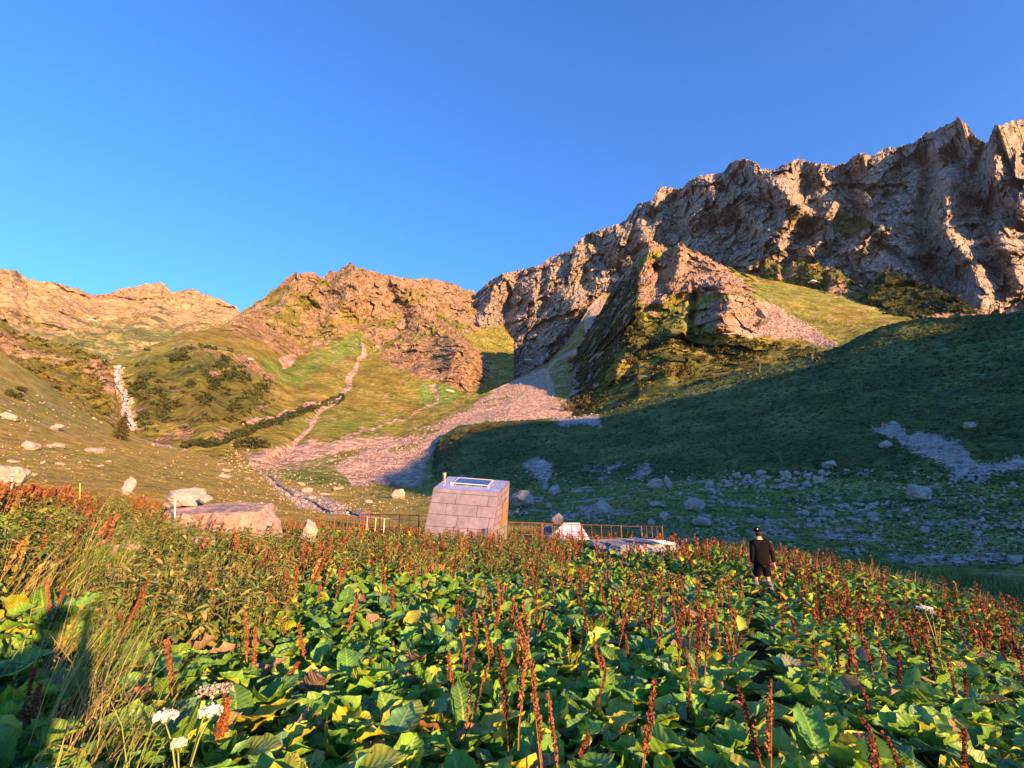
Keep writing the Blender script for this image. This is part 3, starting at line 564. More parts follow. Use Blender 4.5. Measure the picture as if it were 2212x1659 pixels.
for px, py, w, h, lab in BL: boulder(px, py, w*.9, h*.9, label=lab, names=('valley_ground', 'shaded_hill', 'scree_slope'), sink=.05)
# the piles of stones in the shaded meadow
PILES = [([(1530, 1045), (1580, 1030), (1640, 1022), (1790, 1025), (1795, 1045), (1760, 1060), (1700, 1062), (1600, 1055), (1560, 1080), (1530, 1078)], 105, (8, 20), 'grey boulder in the upper pile of the shaded meadow'),
         ([(1720, 1100), (1830, 1085), (1900, 1090), (1930, 1120), (1850, 1135), (1790, 1155), (1740, 1135)], 60, (8, 18), 'grey boulder in the middle pile right of the person'),
         ([(1980, 1130), (2060, 1120), (2212, 1128), (2212, 1150), (2110, 1160), (2010, 1148)], 40, (7, 16), 'grey stone in the right pile near the photo edge'),
         ([(1545, 1125), (1590, 1128), (1590, 1150), (1550, 1150)], 20, (7, 12), 'pale stone in the small heap left of the person'),
         ([(1560, 1080), (1700, 1075), (1900, 1065), (2150, 1075), (2212, 1100), (1950, 1130), (1720, 1160), (1620, 1130)], 70, (6, 12), 'scattered pale stone in the shaded grass'),
         ([(600, 1070), (680, 1078), (800, 1115), (740, 1118), (640, 1090)], 22, (5, 11), 'small sunlit stone lining the stream'),
         ([(1090, 1110), (1180, 1100), (1310, 1095), (1300, 1125), (1180, 1130)], 26, (6, 13), 'grey stone in the rubble behind the tents')]
for poly, n, (a, b), lab in PILES:
    q = np.array(poly, float); c = 0; tries = 0
    while c < n and tries < 900:
        tries += 1; x = random.uniform(q[:, 0].min(), q[:, 0].max()); y = random.uniform(q[:, 1].min(), q[:, 1].max())
        if not inpoly(np.array([x]), np.array([y]), poly)[0]: continue
        w = a+(b-a)*random.random()**2.2
        if boulder(x, y, w, w*random.uniform(.45, .8), label=lab, group=lab.replace('boulder', 'boulders').replace('stone', 'stones'), names=('valley_ground', 'shaded_hill', 'scree_slope'), sink=.12): c += 1

# ------------------------------------------------------------------ merged stuff helpers
def rnd_rot(n, rs): 
    q = rs.normal(size=(n, 4)); q /= np.linalg.norm(q, axis=1)[:, None]; w, x, y, z = q.T
    return np.stack([1-2*(y*y+z*z), 2*(x*y-w*z), 2*(x*z+w*y), 2*(x*y+w*z), 1-2*(x*x+z*z), 2*(y*z-w*x), 2*(x*z-w*y), 2*(y*z+w*x), 1-2*(x*x+y*y)], 1).reshape(n, 3, 3)
def scatter_px(n, px_lo, px_hi, py_lo, py_hi, weight, names, rs):
    out = []; 
    X = rs.uniform(px_lo, px_hi, n); Y = rs.uniform(py_lo, py_hi, n); w = weight(X, Y); keep = rs.rand(n) < w
    for x, y in zip(X[keep], Y[keep]):
        h = cast(x, y, names)
        if h: out.append((*h[0], h[2]))
    return np.array(out).reshape(-1, 4)
def stones_mesh(P, size, rs, name, mat, label):
    V, F = ICO[1]; n = len(P); T = [rock_shape(100+i, 1, 8, .1)[0] for i in range(8)]; T = np.array(T)
    A = T[rs.randint(0, 8, n)]*(size[:, None, None]*rs.uniform(.5, 1.2, (n, 1, 3))*np.array([1.2, 1.2, .8])); A = np.einsum('nij,nkj->nki', rnd_rot(n, rs), A)
    A = A+P[:, None, :3]; F2 = (F[None]+(np.arange(n)*len(V))[:, None, None]).reshape(-1, 3)
    o = link(name, np_mesh(name, A.reshape(-1, 3), F2, [mat], False)); tag(o, label, 'stones', kind='stuff'); return o
M_STONE = rock_mat('scree_stone', (.30, .24, .20), (.40, .32, .27))
rs = np.random.RandomState(5)
P = scatter_px(9000, 740, 1300, 640, 1050, lambda X, Y: poly_m(X, Y, ESC, 5), ('scree_slope',), rs)
stones_mesh(P, P[:, 3]*rs.uniform(.0007, .0019, len(P)), rs, 'scree_stones', M_STONE, 'pinkish scree of small stones fanning down the middle slope')
def wf(X, Y):
    w = 0*X
    for q in FSC: w = np.maximum(w, poly_m(X, Y, q, 4))
    return w
P = scatter_px(9000, 1120, 2212, 880, 1060, wf, ('shaded_hill', 'valley_ground'), rs)
stones_mesh(P, P[:, 3]*rs.uniform(.0009, .0022, len(P)), rs, 'hill_scree_stones', M_ROCK, 'purplish grey scree patches in the shaded hill')
P = scatter_px(5000, 1540, 1820, 640, 755, lambda X, Y: poly_m(X, Y, DSCREE, 4), ('rocky_spur_and_meadow',), rs)
stones_mesh(P, P[:, 3]*rs.uniform(.0007, .0018, len(P)), rs, 'meadow_scree_stones', M_STONE, 'grey scree below the rock slab on the spur')
P = scatter_px(9500, 1100, 2212, 1015, 1200, lambda X, Y: np.clip(.18+.5*sstep(.1, .5, fbm(np.stack([X/45, Y/16, 0*X], -1), 3, 2)), 0, 1), ('valley_ground', 'shaded_hill'), rs)
stones_mesh(P, P[:, 3]*rs.uniform(.0009, .0028, len(P))*(.7+rs.rand(len(P))**4), rs, 'meadow_stones', M_ROCK, 'small pale stones strewn over the shaded meadow')
P = scatter_px(3600, 470, 960, 960, 1110, lambda X, Y: np.clip(.3+.7*sstep(30, 8, seg_d(X, Y, STREAM)), 0, 1), ('valley_ground', 'scree_slope', 'centre_mountain'), rs)
stones_mesh(P, P[:, 3]*rs.uniform(.0006, .0022, len(P)), rs, 'stream_gravel', M_STONE, 'sunlit gravel and small stones along the stream')
P = scatter_px(1500, 0, 640, 830, 1040, lambda X, Y: .5+0*X, ('valley_ground',), rs)
stones_mesh(P, P[:, 3]*rs.uniform(.0006, .002, len(P))*(.6+rs.rand(len(P))**5*1.3), rs, 'slope_stones', M_STONE, 'small stones dotted over the golden left slope')

# ------------------------------------------------------------------ foliage
def leaf_mat(name, rough=.5, trans=.25, spec=.35):
    m = NT(name, rough, spec); a = m.n('ShaderNodeAttribute', attribute_name='tint'); v = m.coord()
    n1 = m.noise(v, 14, 4); c = m.mix(.75, a.outputs['Color'], m.ramp(n1, [(.3, .6), (.7, 1.35)]), 'MULTIPLY')
    m.base(c); tr = m.n('ShaderNodeBsdfTranslucent'); m.l(c, tr.inputs[0]); mx = m.n('ShaderNodeMixShader'); mx.inputs[0].default_value = trans
    out = m.t.nodes['Material Output']; m.l(m.b.outputs[0], mx.inputs[1]); m.l(tr.outputs[0], mx.inputs[2]); m.l(mx.outputs[0], out.inputs[0]); return m
mm = leaf_mat('dock_leaf', .42, .22, .4)
uvn = mm.n('ShaderNodeUVMap', uv_map='uv'); su = mm.n('ShaderNodeSeparateXYZ'); mm.l(uvn.outputs[0], su.inputs[0])
ax = mm.math('ABSOLUTE', mm.math('SUBTRACT', su.outputs[0], .5)); rib = mm.math('LESS_THAN', ax, .035)
vein = mm.math('SINE', mm.math('MULTIPLY', mm.math('SUBTRACT', su.outputs[1], mm.math('MULTIPLY', ax, .55)), 58)); vv = mm.math('MULTIPLY', mm.math('SUBTRACT', vein, .72, True), 2.2, True)
bc = mm.b.inputs['Base Color'].links[0].from_socket
bc2 = mm.mix(mm.math('MAXIMUM', mm.math('MULTIPLY', rib, .6), mm.math('MULTIPLY', vv, .4)), bc, (.36, .46, .13)); mm.l(bc2, mm.b.inputs['Base Color'])
mm.bump(mm.math('SUBTRACT', mm.noise(mm.coord(), 40, 3), mm.math('MULTIPLY', vein, .35)), .5, .006); M_LEAF = mm.m
M_FOL = leaf_mat('shrub_leaf', .75, .15, .15).m; M_SEED = leaf_mat('dry_seed_head', .85, .15, .1).m; M_BLADE = leaf_mat('grass_blade', .6, .3, .2).m
def merged(name, V, F, C, mat, uv=None): return np_mesh(name, V, F, [mat], True, C, 'tint', uv)

def clumps(P, size, ncard, card, cols, rs, name, label, cat, squash=.6):
    """leafy clumps of small faces; P (n,>=3), size (n,)"""
    n = len(P); c = rs.normal(size=(n, ncard, 3)); c /= np.linalg.norm(c, axis=2)[..., None]; c *= rs.uniform(.35, 1, (n, ncard, 1))**.6
    c[..., 2] = np.abs(c[..., 2])*squash*1.6-.1; c *= size[:, None, None]
    q = np.array([[-1, -.6, 0], [1, -.6, .1], [.8, .7, 0], [-.8, .7, .15]])*card; k = rnd_rot(n*ncard, rs).reshape(n, ncard, 3, 3)
    V = np.einsum('nmij,kj->nmki', k, q)*(size[:, None, None, None]*rs.uniform(.6, 1.3, (n, ncard, 1, 1)))+c[:, :, None]+P[:, None, None, :3]
    F = np.arange(n*ncard*4).reshape(-1, 4); base = np.array(cols)[rs.randint(0, len(cols), n)]*rs.uniform(.6, 1.4, (n, 1))
    C = np.repeat((base[:, None]*rs.uniform(.75, 1.3, (n, ncard, 1))).reshape(-1, 3), 4, 0)
    o = link(name, merged(name, V.reshape(-1, 3), F, C, M_FOL)); tag(o, label, cat, kind='stuff'); return o
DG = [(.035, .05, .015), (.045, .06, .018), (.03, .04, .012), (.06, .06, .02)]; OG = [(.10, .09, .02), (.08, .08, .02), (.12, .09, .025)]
def wn(X, Y, s, lo, hi, sc=14): return sstep(lo, hi, fbm(np.stack([X/sc, Y/(sc*.55), 0*X], -1), 4, s))
P = scatter_px(5600, 270, 600, 745, 935, lambda X, Y: poly_m(X, Y, CSHRUB, 28)*wn(X, Y, 3, -.02, .30, 22), ('centre_mountain',), rs)
P2 = scatter_px(2200, 395, 740, 850, 975, lambda X, Y: np.maximum(sstep(11, 4, seg_d(X, Y, CSH2)), poly_m(X, Y, [(500, 965), (530, 945), (580, 955), (575, 970)], 4)), ('centre_mountain',), rs)
P = np.concatenate([P, P2]); clumps(P, P[:, 3]*.0042*rs.uniform(.35, 1.5, len(P)), 13, .34, DG, rs, 'alpine_shrub_cover', 'dark green alder scrub on the knoll and in the line below it', 'shrubs')
P = scatter_px(8000, 1180, 1830, 620, 930, lambda X, Y: np.maximum(poly_m(X, Y, [(1190, 880), (1240, 770), (1320, 750), (1400, 710), (1500, 712), (1600, 735), (1700, 745), (1800, 755), (1760, 790), (1500, 850), (1250, 920)], 8)*wn(X, Y, 5, -.2, .2), poly_m(X, Y, [(1180, 860), (1240, 740), (1300, 660), (1370, 590), (1378, 660), (1400, 720), (1330, 760), (1260, 900)], 8)*wn(X, Y, 6, -.15, .2)), ('rocky_spur_and_meadow',), rs)
clumps(P, P[:, 3]*.0046*rs.uniform(.4, 1.4, len(P)), 13, .34, DG+OG, rs, 'spur_shrub_cover', 'bushy scrub with golden tops covering the foot of the spur', 'shrubs')
P = scatter_px(1300, 1660, 2110, 570, 680, lambda X, Y: wn(X, Y, 9, -.1, .2), ('rocky_hillocks',), rs)
clumps(P, P[:, 3]*.0038*rs.uniform(.5, 1.3, len(P)), 12, .34, DG+[(.06, .07, .02)], rs, 'hillock_shrub_cover', 'dark scrub on the rocky hillocks under the big wall', 'shrubs')
P = scatter_px(1200, 0, 280, 680, 900, lambda X, Y: wn(X, Y, 19, .0, .3), ('left_spur',), rs)
clumps(P, P[:, 3]*.004*rs.uniform(.5, 1.3, len(P)), 12, .34, DG+OG, rs, 'left_spur_shrub_cover', 'brown green scrub on the left spur beside the waterfall', 'shrubs')
P = scatter_px(15000, 925, 2212, 675, 1050, lambda X, Y: .95-.9*wf(X, Y)-.4*wn(X, Y, 12, .1, .5, 60), ('shaded_hill',), rs)
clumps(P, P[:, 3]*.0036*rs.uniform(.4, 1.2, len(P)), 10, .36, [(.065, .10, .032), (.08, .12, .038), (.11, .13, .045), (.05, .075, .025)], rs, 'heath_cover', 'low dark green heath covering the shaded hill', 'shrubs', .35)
P = scatter_px(7000, 1090, 2212, 1015, 1230, lambda X, Y: .8+0*X, ('valley_ground', 'shaded_hill'), rs)
clumps(P, P[:, 3]*.0032*rs.uniform(.4, 1.2, len(P)), 9, .3, [(.045, .08, .02), (.06, .10, .025), (.04, .06, .02)], rs, 'meadow_herb_cover', 'low green herbs between the stones of the shaded meadow', 'herbs', .45)
P = scatter_px(5000, 0, 1000, 960, 1130, lambda X, Y: .8+0*X, ('valley_ground',), rs)
clumps(P, P[:, 3]*.0026*rs.uniform(.4, 1.2, len(P)), 16, .14, [(.30, .25, .06), (.26, .25, .06), (.33, .21, .05), (.19, .21, .05)], rs, 'golden_grass_cover', 'golden dry grass tufts on the left meadow', 'grass', .5)

def bush(px, py, wpx, label, names, cols=OG, hk=.9, group=None):
    h = cast(px, py, names)
    if not h: return
    s = wpx/2/FP*h[2]; r = np.random.RandomState(int(px*7+py)); n = 420; lob = r.normal(size=(7, 3))*np.array([.5, .4, .22])+np.array([0, 0, .65*hk]); w = r.randint(0, 7, n)
    c = lob[w]+(lambda g: g/np.linalg.norm(g, axis=1)[:, None])(r.normal(size=(n, 3)))*r.uniform(.2, .42, (n, 1)); c[:, 2] = np.abs(c[:, 2])
    q = np.array([[-1, -.6, 0], [1, -.6, .1], [.8, .7, 0], [-.8, .7, .15]])*.085
    V = (np.einsum('nij,kj->nki', rnd_rot(n, r), q)+c[:, None])*s; C = np.repeat(np.array(cols)[r.randint(0, len(cols), n)]*r.uniform(.7, 1.3, (n, 1)), 4, 0)
    o = empty('bush', h[0]); tag(o, label, 'bush', group); link('crown', merged('crown', V.reshape(-1, 3), np.arange(4*n).reshape(-1, 4), C, M_FOL), o)
    mb = MB(); [mb.tube([(0, 0, -.3*s), (x*.2*s, y*.2*s, .3*s), (x*.9*s, y*.9*s, z*s)], [.05*s, .035*s, .01*s], 5) for x, y, z in lob[:5]]; mb.build('trunk', M_BARK, o)
M_BARK = plain('bark', (.12, .09, .06), .9); M_PALEB = plain('pale_bark', (.11, .13, .08), .8)
SP = ('rocky_spur_and_meadow', 'shaded_hill', 'scree_slope')
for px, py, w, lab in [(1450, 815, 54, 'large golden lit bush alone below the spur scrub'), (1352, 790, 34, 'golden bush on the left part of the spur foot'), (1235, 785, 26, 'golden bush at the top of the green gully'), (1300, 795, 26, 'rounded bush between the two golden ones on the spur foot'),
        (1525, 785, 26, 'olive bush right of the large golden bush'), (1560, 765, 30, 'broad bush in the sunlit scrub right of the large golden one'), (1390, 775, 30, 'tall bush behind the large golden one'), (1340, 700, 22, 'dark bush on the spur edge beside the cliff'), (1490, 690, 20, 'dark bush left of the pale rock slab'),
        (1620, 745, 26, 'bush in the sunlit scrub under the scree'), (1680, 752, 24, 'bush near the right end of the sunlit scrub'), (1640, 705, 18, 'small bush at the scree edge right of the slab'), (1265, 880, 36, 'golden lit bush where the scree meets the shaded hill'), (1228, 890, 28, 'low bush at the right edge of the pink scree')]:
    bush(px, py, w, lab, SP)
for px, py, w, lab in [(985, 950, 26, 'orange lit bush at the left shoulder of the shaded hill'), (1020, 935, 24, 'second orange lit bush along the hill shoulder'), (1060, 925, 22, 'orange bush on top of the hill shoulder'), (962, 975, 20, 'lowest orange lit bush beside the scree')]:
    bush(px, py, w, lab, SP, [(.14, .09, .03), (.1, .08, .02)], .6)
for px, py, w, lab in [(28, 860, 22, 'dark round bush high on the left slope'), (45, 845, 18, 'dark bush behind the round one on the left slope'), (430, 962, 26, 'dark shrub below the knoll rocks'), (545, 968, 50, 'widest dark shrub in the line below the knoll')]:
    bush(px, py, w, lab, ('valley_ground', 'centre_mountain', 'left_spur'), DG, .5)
def sapling(px, py, hpx, label):
    h = cast(px, py, ('shaded_hill', 'rocky_spur_and_meadow'))
    if not h: return
    H = hpx/FP*h[2]; r = random.Random(px); o = empty('bare_sapling', h[0]); tag(o, label, 'sapling', 'pale bare saplings on the shaded hill'); mb = MB(); br = MB()
    for k in range(4):
        a = r.uniform(0, 6.3); t = Vector((math.cos(a)*.25*H, math.sin(a)*.25*H, H*r.uniform(.7, 1))); mb.tube([(0, 0, -.1), t*.5+Vector((0, 0, .05*H)), t], [.035*H, .025*H, .01*H], 5)
        for j in range(4):
            q = t*r.uniform(.4, .9); br.tube([q, q+Vector((r.uniform(-.2, .2)*H, r.uniform(-.2, .2)*H, .18*H))], [.015*H, .006*H], 4)
    mb.build('trunk', M_PALEB, o); br.build('branches', M_PALEB, o)
for px, py, hh, lab in [(1598, 850, 26, 'pale forked sapling on the left shoulder of the dark hill'), (1860, 855, 28, 'pale leaning sapling midway down the dark hill'), (1925, 785, 34, 'tallest sapling near the crest of the dark hill'), (1640, 805, 22, 'thin sapling just under the hill crest'), (1755, 780, 22, 'sapling beside the stone on the hill crest'), (1688, 1000, 24, 'thin sapling low on the dark hill')]: sapling(px, py, hh, lab)

# lone conifer on the left slope
h = cast(259, 949, ('valley_ground',)); s = 46/FP*h[2]; o = empty('conifer', h[0]); tag(o, 'lone dark conifer on the golden slope below the waterfall', 'conifer')
mb = MB(); mb.tube([(0, 0, -.3), (0, 0, s*.5), (0, 0, s)], [.04*s, .025*s, .004*s], 7); mb.build('trunk', M_BARK, o)
r = np.random.RandomState(3); n = 5200; t = r.uniform(.04, 1, n)**1.15; lay = np.floor(t*15)/15+.02*r.rand(n); a = r.uniform(0, 6.283, n); wd = (1-lay)**.75*.36*(.75+.3*np.sin(a*5+lay*40))*np.sqrt(r.uniform(.15, 1, n))
c = np.stack([np.cos(a)*wd, np.sin(a)*wd, lay*.97-wd*.35+.07], 1)*s; q = np.array([[-1.3, -.5, 0], [1.3, -.5, .1], [1.1, .5, -.2], [-1.1, .5, 0]])*.012*s
V = np.einsum('nij,kj->nki', rnd_rot(n, r), q)+c[:, None]; C = np.repeat(np.array([(.06, .055, .016)])*r.uniform(.6, 1.5, (n, 1)), 4, 0)
link('crown', merged('crown', V.reshape(-1, 3), np.arange(4*n).reshape(-1, 4), C, M_FOL), o)

# waterfall and stream
m = NT('white_water', .25, .5); f = m.noise(m.coord(), .35, 6, .7); m.base(m.ramp(f, [(.35, (.05, .06, .09)), (.5, (.4, .40, .42)), (.6, (.8, .8, .8))])); m.bump(f, .6, .5); M_WW = m.m
m = NT('stream_water', .12, .5); f = m.noise(m.coord(), 1.3, 6, .7); m.base(m.ramp(f, [(.45, (.03, .045, .08)), (.58, (.2, .25, .32)), (.66, (.8, .82, .85))])); m.bump(f, .5, .2); M_WAT = m.m
def ribbon(name, pts, wpx, names, mat, lift):
    pts = np.array(pts, float); t = np.concatenate([[0], np.cumsum(np.hypot(*np.diff(pts, axis=0).T))]); tt = np.arange(0, t[-1], 2.0)
    X = np.interp(tt, t, pts[:, 0])+fbm(np.stack([tt/14, tt*0, tt*0], -1), 3, 1)*3; Y = np.interp(tt, t, pts[:, 1]); L = []
    for x, y in zip(X, Y):
        hit = cast(x, y, names)
        if hit is None: continue
        L.append(hit[0])
    V = []; 
    for i, p in enumerate(L):
        d = (p-Vector((0, 0, EYE))).length; w = wpx/FP*d/2*(1+.3*math.sin(i*.7)*math.sin(i*.23)); tdir = Vector((1, 0, 0))
        for k in range(5): V.append(p+tdir*w*(k/2-1)+Vector((0, -lift*d, lift*d*.7+(.1 if k == 2 else 0)*lift*d)))
    o = link(name, np_mesh(name, [v[:] for v in V], grid_faces(len(L), 5), [mat])); tag(o, kind='structure')
ribbon('waterfall_stream', [(258, 795), (253, 812), (256, 832), (266, 850), (278, 868), (270, 884), (276, 902), (288, 924)], 5, ('centre_mountain', 'left_spur', 'valley_ground'), M_WW, .004)
ribbon('valley_stream', STREAM, 6.5, ('valley_ground',), M_WAT, .0022)
P = scatter_px(1800, 235, 305, 790, 930, lambda X, Y: sstep(14, 3, seg_d(X, Y, [(258, 795), (253, 812), (256, 832), (266, 850), (278, 868), (270, 884), (276, 902), (288, 924)]))*.6, ('centre_mountain', 'left_spur'), rs)
stones_mesh(P, P[:, 3]*rs.uniform(.0012, .003, len(P)), rs, 'waterfall_rocks', M_ROCK, 'dark wet rocks in the white waterfall stream')
def snow(px, py, w, lab, names):
    h = cast(px, py, names)
    if not h: return
    s = w/FP*h[2]/2; V, F = rock_shape(int(px), 3, 6, .1, .18); o = link('snow_patch', np_mesh('snow_patch', V*s, F, [M_SNOW])); o.location = h[0]; tag(o, lab, 'snow patch')
M_SNOW = plain('old_snow', (.8, .8, .82), .6, var=.08)
snow(1140, 781, 26, 'small white snow patch at the top of the middle gully', None); snow(970, 846, 22, 'pinkish snow patch below the rock outcrop', None); snow(1755, 610, 16, 'bright snow patch under the big wall', None)
snow(200, 763-70, 12, 'left snow patch on the far range', None); snow(540, 922-145, 12, 'small snow patch low on the far range', None)
# ------------------------------------------------------------------ things around the hut
def U(px, py, r): return Vector(at(px, py, np.array(float(r))))
def gz(x, y): return float(zfield(x, y, False))
def ray_at_r(px, r):
    d = ray(px, 1140.0); return d[0]*r, d[1]*r
# hut: a leaning box with a battered front; corners found in the photo, all in metres
FTL, FTR = U(938, 1054, 23.4), U(1078, 1065, 22.7); BTL, BTR = U(969, 1030, 25.7), U(1100, 1040, 24.9)
FBL, FBR = U(909, 1185, 22.7), U(1057, 1195, 22.0); BBR = U(1092, 1185, 24.3); BBL = BTL+(BBR-BTR)
def clad(parent, name, c4, rows, mat, thick=.016, gap=.019, nrm=None):
    """panels over the quad c4 (bottom-left, bottom-right, top-right, top-left); rows = [(v0, v1, [u cuts])]"""
    a, b, c, d = c4; n = (b-a).cross(d-a).normalized(); mb = MB(); W_ = (b-a).length; H_ = (d-a).length
    def pt(u, v): return (a*(1-u)+b*u)*(1-v)+(d*(1-u)+c*u)*v
    for v0, v1, cuts in rows:
        us = [0]+list(cuts)+[1]
        for u0, u1 in zip(us[:-1], us[1:]):
            g, h = gap/W_/2, gap/H_/2; q = [pt(u0+g, v0+h), pt(u1-g, v0+h), pt(u1-g, v1-h), pt(u0+g, v1-h)]
            mb.box8([p+n*.001 for p in q]+[p+n*thick for p in q])
    return mb.build(name, mat, parent, bevel=.003)
def panel_mat(name, c, rough, spec=.5, metal=0):
    m = NT(name, rough, spec); v = m.coord(); a = m.noise(v, 2.2, 5, .7); b = m.noise(v, 14, 5, .7)
    k = m.ramp(a, [(.3, [x*.72 for x in c]), (.5, c), (.7, [x*1.3 for x in c])]); m.base(m.mix(.6, k, m.ramp(b, [(.3, .75), (.7, 1.2)]), 'MULTIPLY'))
    m.b.inputs['Metallic'].default_value = metal; m.l(m.ramp(a, [(.3, rough*.8), (.7, min(1, rough*1.25))]), m.b.inputs['Roughness']); m.bump(b, .12, .01); return m.m
M_CLAD = panel_mat('fibre_cement_panel', (.165, .155, .20), .6); M_ROOF = panel_mat('sky_tinted_roof_panel', (.42, .47, .58), .28, .7, .5); M_DARK = plain('dark_backing', (.03, .03, .035), .8)  # roof: reflected sky is partly painted in as a paler, bluer base colour
hut = empty('mountain_hut', (FBL+FBR+BBL+BBR)/4); tag(hut, 'small grey panelled mountain hut with a slanted front and a solar panel on its roof', 'hut')
HL = hut.location.copy()
def L(*p): return [q-HL for q in p]
ins = MB(); cc = (FTL+FTR+BTL+BTR+FBL+FBR+BBL+BBR)/8; ins.box8(L(*[p+(cc-p)*.004 for p in (FBL, FBR, BBR, BBL, FTL, FTR, BTR, BTL)])); ins.build('frame', M_DARK, hut)
wl = clad(hut, 'wall', L(FBL, FBR, FTR, FTL), [(.0, .14, [.5]), (.14, .36, [.33, .81]), (.36, .56, [.45, .92]), (.56, .75, [.25, .72]), (.75, .93, [.37, .86]), (.93, 1, [])], M_CLAD)
wr = clad(hut, 'wall', L(FBR, BBR, BTR, FTR), [(i/9, (i+1)/9, [.45] if i % 2 else []) for i in range(9)], M_CLAD)
clad(hut, 'wall', L(BBL, FBL, FTL, BTL), [(i/8, (i+1)/8, [.5]) for i in range(8)], M_CLAD); clad(hut, 'wall', L(BBR, BBL, BTL, BTR), [(i/6, (i+1)/6, [.4]) for i in range(6)], M_CLAD)
rf = clad(hut, 'roof', L(FTL, FTR, BTR, BTL), [(0, .2, [.14, .57]), (.2, .42, [.3, .7]), (.42, .68, [.2, .55, .86]), (.68, 1, [.25, .62, .88])], M_ROOF, .02)
rn = (FTR-FTL).cross(BTL-FTL).normalized()
def rp(u, v): return (FTL*(1-u)+FTR*u)*(1-v)+(BTL*(1-u)+BTR*u)*v-HL
# solar panel (aluminium frame, cells)
def bil(q, u, v): return (q[0]*(1-u)+q[1]*u)*(1-v)+(q[3]*(1-u)+q[2]*u)*v
sq = [rp(.21, .38)+rn*.08, rp(.77, .38)+rn*.08, rp(.755, .86)+rn*.08, rp(.205, .86)+rn*.08]
M_ALU = plain('aluminium', (.75, .72, .68), .35, .3, .08); m = NT('solar_cells', .18, .6)
uvc = m.n('ShaderNodeUVMap', uv_map='uv'); br_ = m.n('ShaderNodeTexBrick', offset=0.0); br_.inputs['Scale'].default_value = 1; br_.inputs['Mortar Size'].default_value = .006; br_.inputs['Brick Width'].default_value = .1; br_.inputs['Row Height'].default_value = .1666
br_.inputs['Color1'].default_value = (.012, .03, .10, 1); br_.inputs['Color2'].default_value = (.018, .045, .14, 1); br_.inputs['Mortar'].default_value = (.06, .10, .2, 1); m.l(uvc.outputs[0], br_.inputs['Vector']); m.base(br_.outputs['Color']); M_CELL = m.m
sp_ = np_mesh('cells', [v[:] for v in sq], [[0, 1, 2, 3]], [M_CELL], False, uv=[(0, 0), (1, 0), (1, 1), (0, 1)]); pan = link('solar_panel', sp_, hut); pan['label'] = 'dark blue solar panel in a pale metal frame'
fr = MB()
for i in range(4): fr.tube([sq[i]-rn*.005, sq[(i+1) % 4]-rn*.005], .024, 4)
for u, v in ((.0, 0), (1, 0), (0, 1), (1, 1)): p = bil(sq, u, v); fr.box(p-rn*.04, (.03, .03, .04))
fr.box(sq[0]+(sq[0]-sq[1]).normalized()*.05-rn*.03, (.07, .05, .04)); fr.build('panel_frame', M_ALU, pan)
# window with an orange board, chimney, corner trims
wq = L(FBR, BBR, BTR, FTR); wn_ = (BBR-FBR).cross(FTR-FBR).normalized(); w4 = [bil(wq, u, v)+wn_*.03 for u, v in ((.50, .37), (.74, .36), (.74, .76), (.50, .73))]
wb = MB(); wb.box8([p-wn_*.01 for p in w4]+[p+wn_*.02 for p in w4]); ob = wb.build('window', plain('orange_board', (.62, .15, .03), .6, var=.12), hut); ob['label'] = 'narrow window closed with an orange board'
fw = MB(); [fw.tube([w4[i], w4[(i+1) % 4]], .018, 4) for i in range(4)]; fw.build('window_frame', M_DARK, ob)
tr = MB(); M_TRIM = plain('dark_trim', (.13, .11, .12), .5, var=.1)
for a, b in ((FBR, FTR), (FBL, FTL), (BBR, BTR), (FTL, BTL), (FTR, BTR), (FTL, FTR), (BTL, BTR)): tr.tube(L(a+(cc-a)*-.004, b+(cc-b)*-.004), .02, 4)
tr.build('trim', M_TRIM, hut)
ch = MB(); cb = rp(-.03, .82); ch.tube([cb-Vector((0, 0, .5)), cb+Vector((0, 0, .10))], .075, 14); ch.tube([cb+Vector((0, 0, .10)), cb+Vector((0, 0, .30))], .095, 14); ch.build('chimney', plain('brass_flue', (.75, .55, .3), .3, .8, .1), hut, True)
# two boards leaning on the front wall
def board(name, px0, px1, ptop, pbot, r, mat, lab, cat):
    mb = MB(); a, b, c, d = U(px0, pbot, r), U(px1, pbot, r), U(px1, ptop, r+.25), U(px0, ptop, r+.25); P = []
    w = b-a; up = d-a; n = w.cross(up).normalized()*.02
    out = [(0, 0), (1, 0), (1, .8), (.85, .95), (.5, 1), (.15, .95), (0, .8)]; o0 = a
    V = [a+w*u+up*v-n for u, v in out]+[a+w*u+up*v+n for u, v in out]; k = len(out)
    mb.add([v-o0 for v in V], [tuple(range(k))[::-1], tuple(range(k, 2*k))]+[(i, (i+1) % k, (i+1) % k+k, i+k) for i in range(k)])
    o = mb.build(name, mat, None, bevel=.006); o.location = o0; tag(o, lab, cat)
board('plastic_sled', 1047, 1054.5, 1140, 1166, 21.9, plain('blue_plastic', (.04, .13, .30), .4, var=.1), 'dark blue rounded board leaning on the hut front', 'board')
board('plastic_sled', 1057, 1062, 1139, 1166, 21.75, plain('red_plastic', (.65, .07, .05), .4, var=.1), 'red rounded board leaning on the hut right of the blue one', 'board')

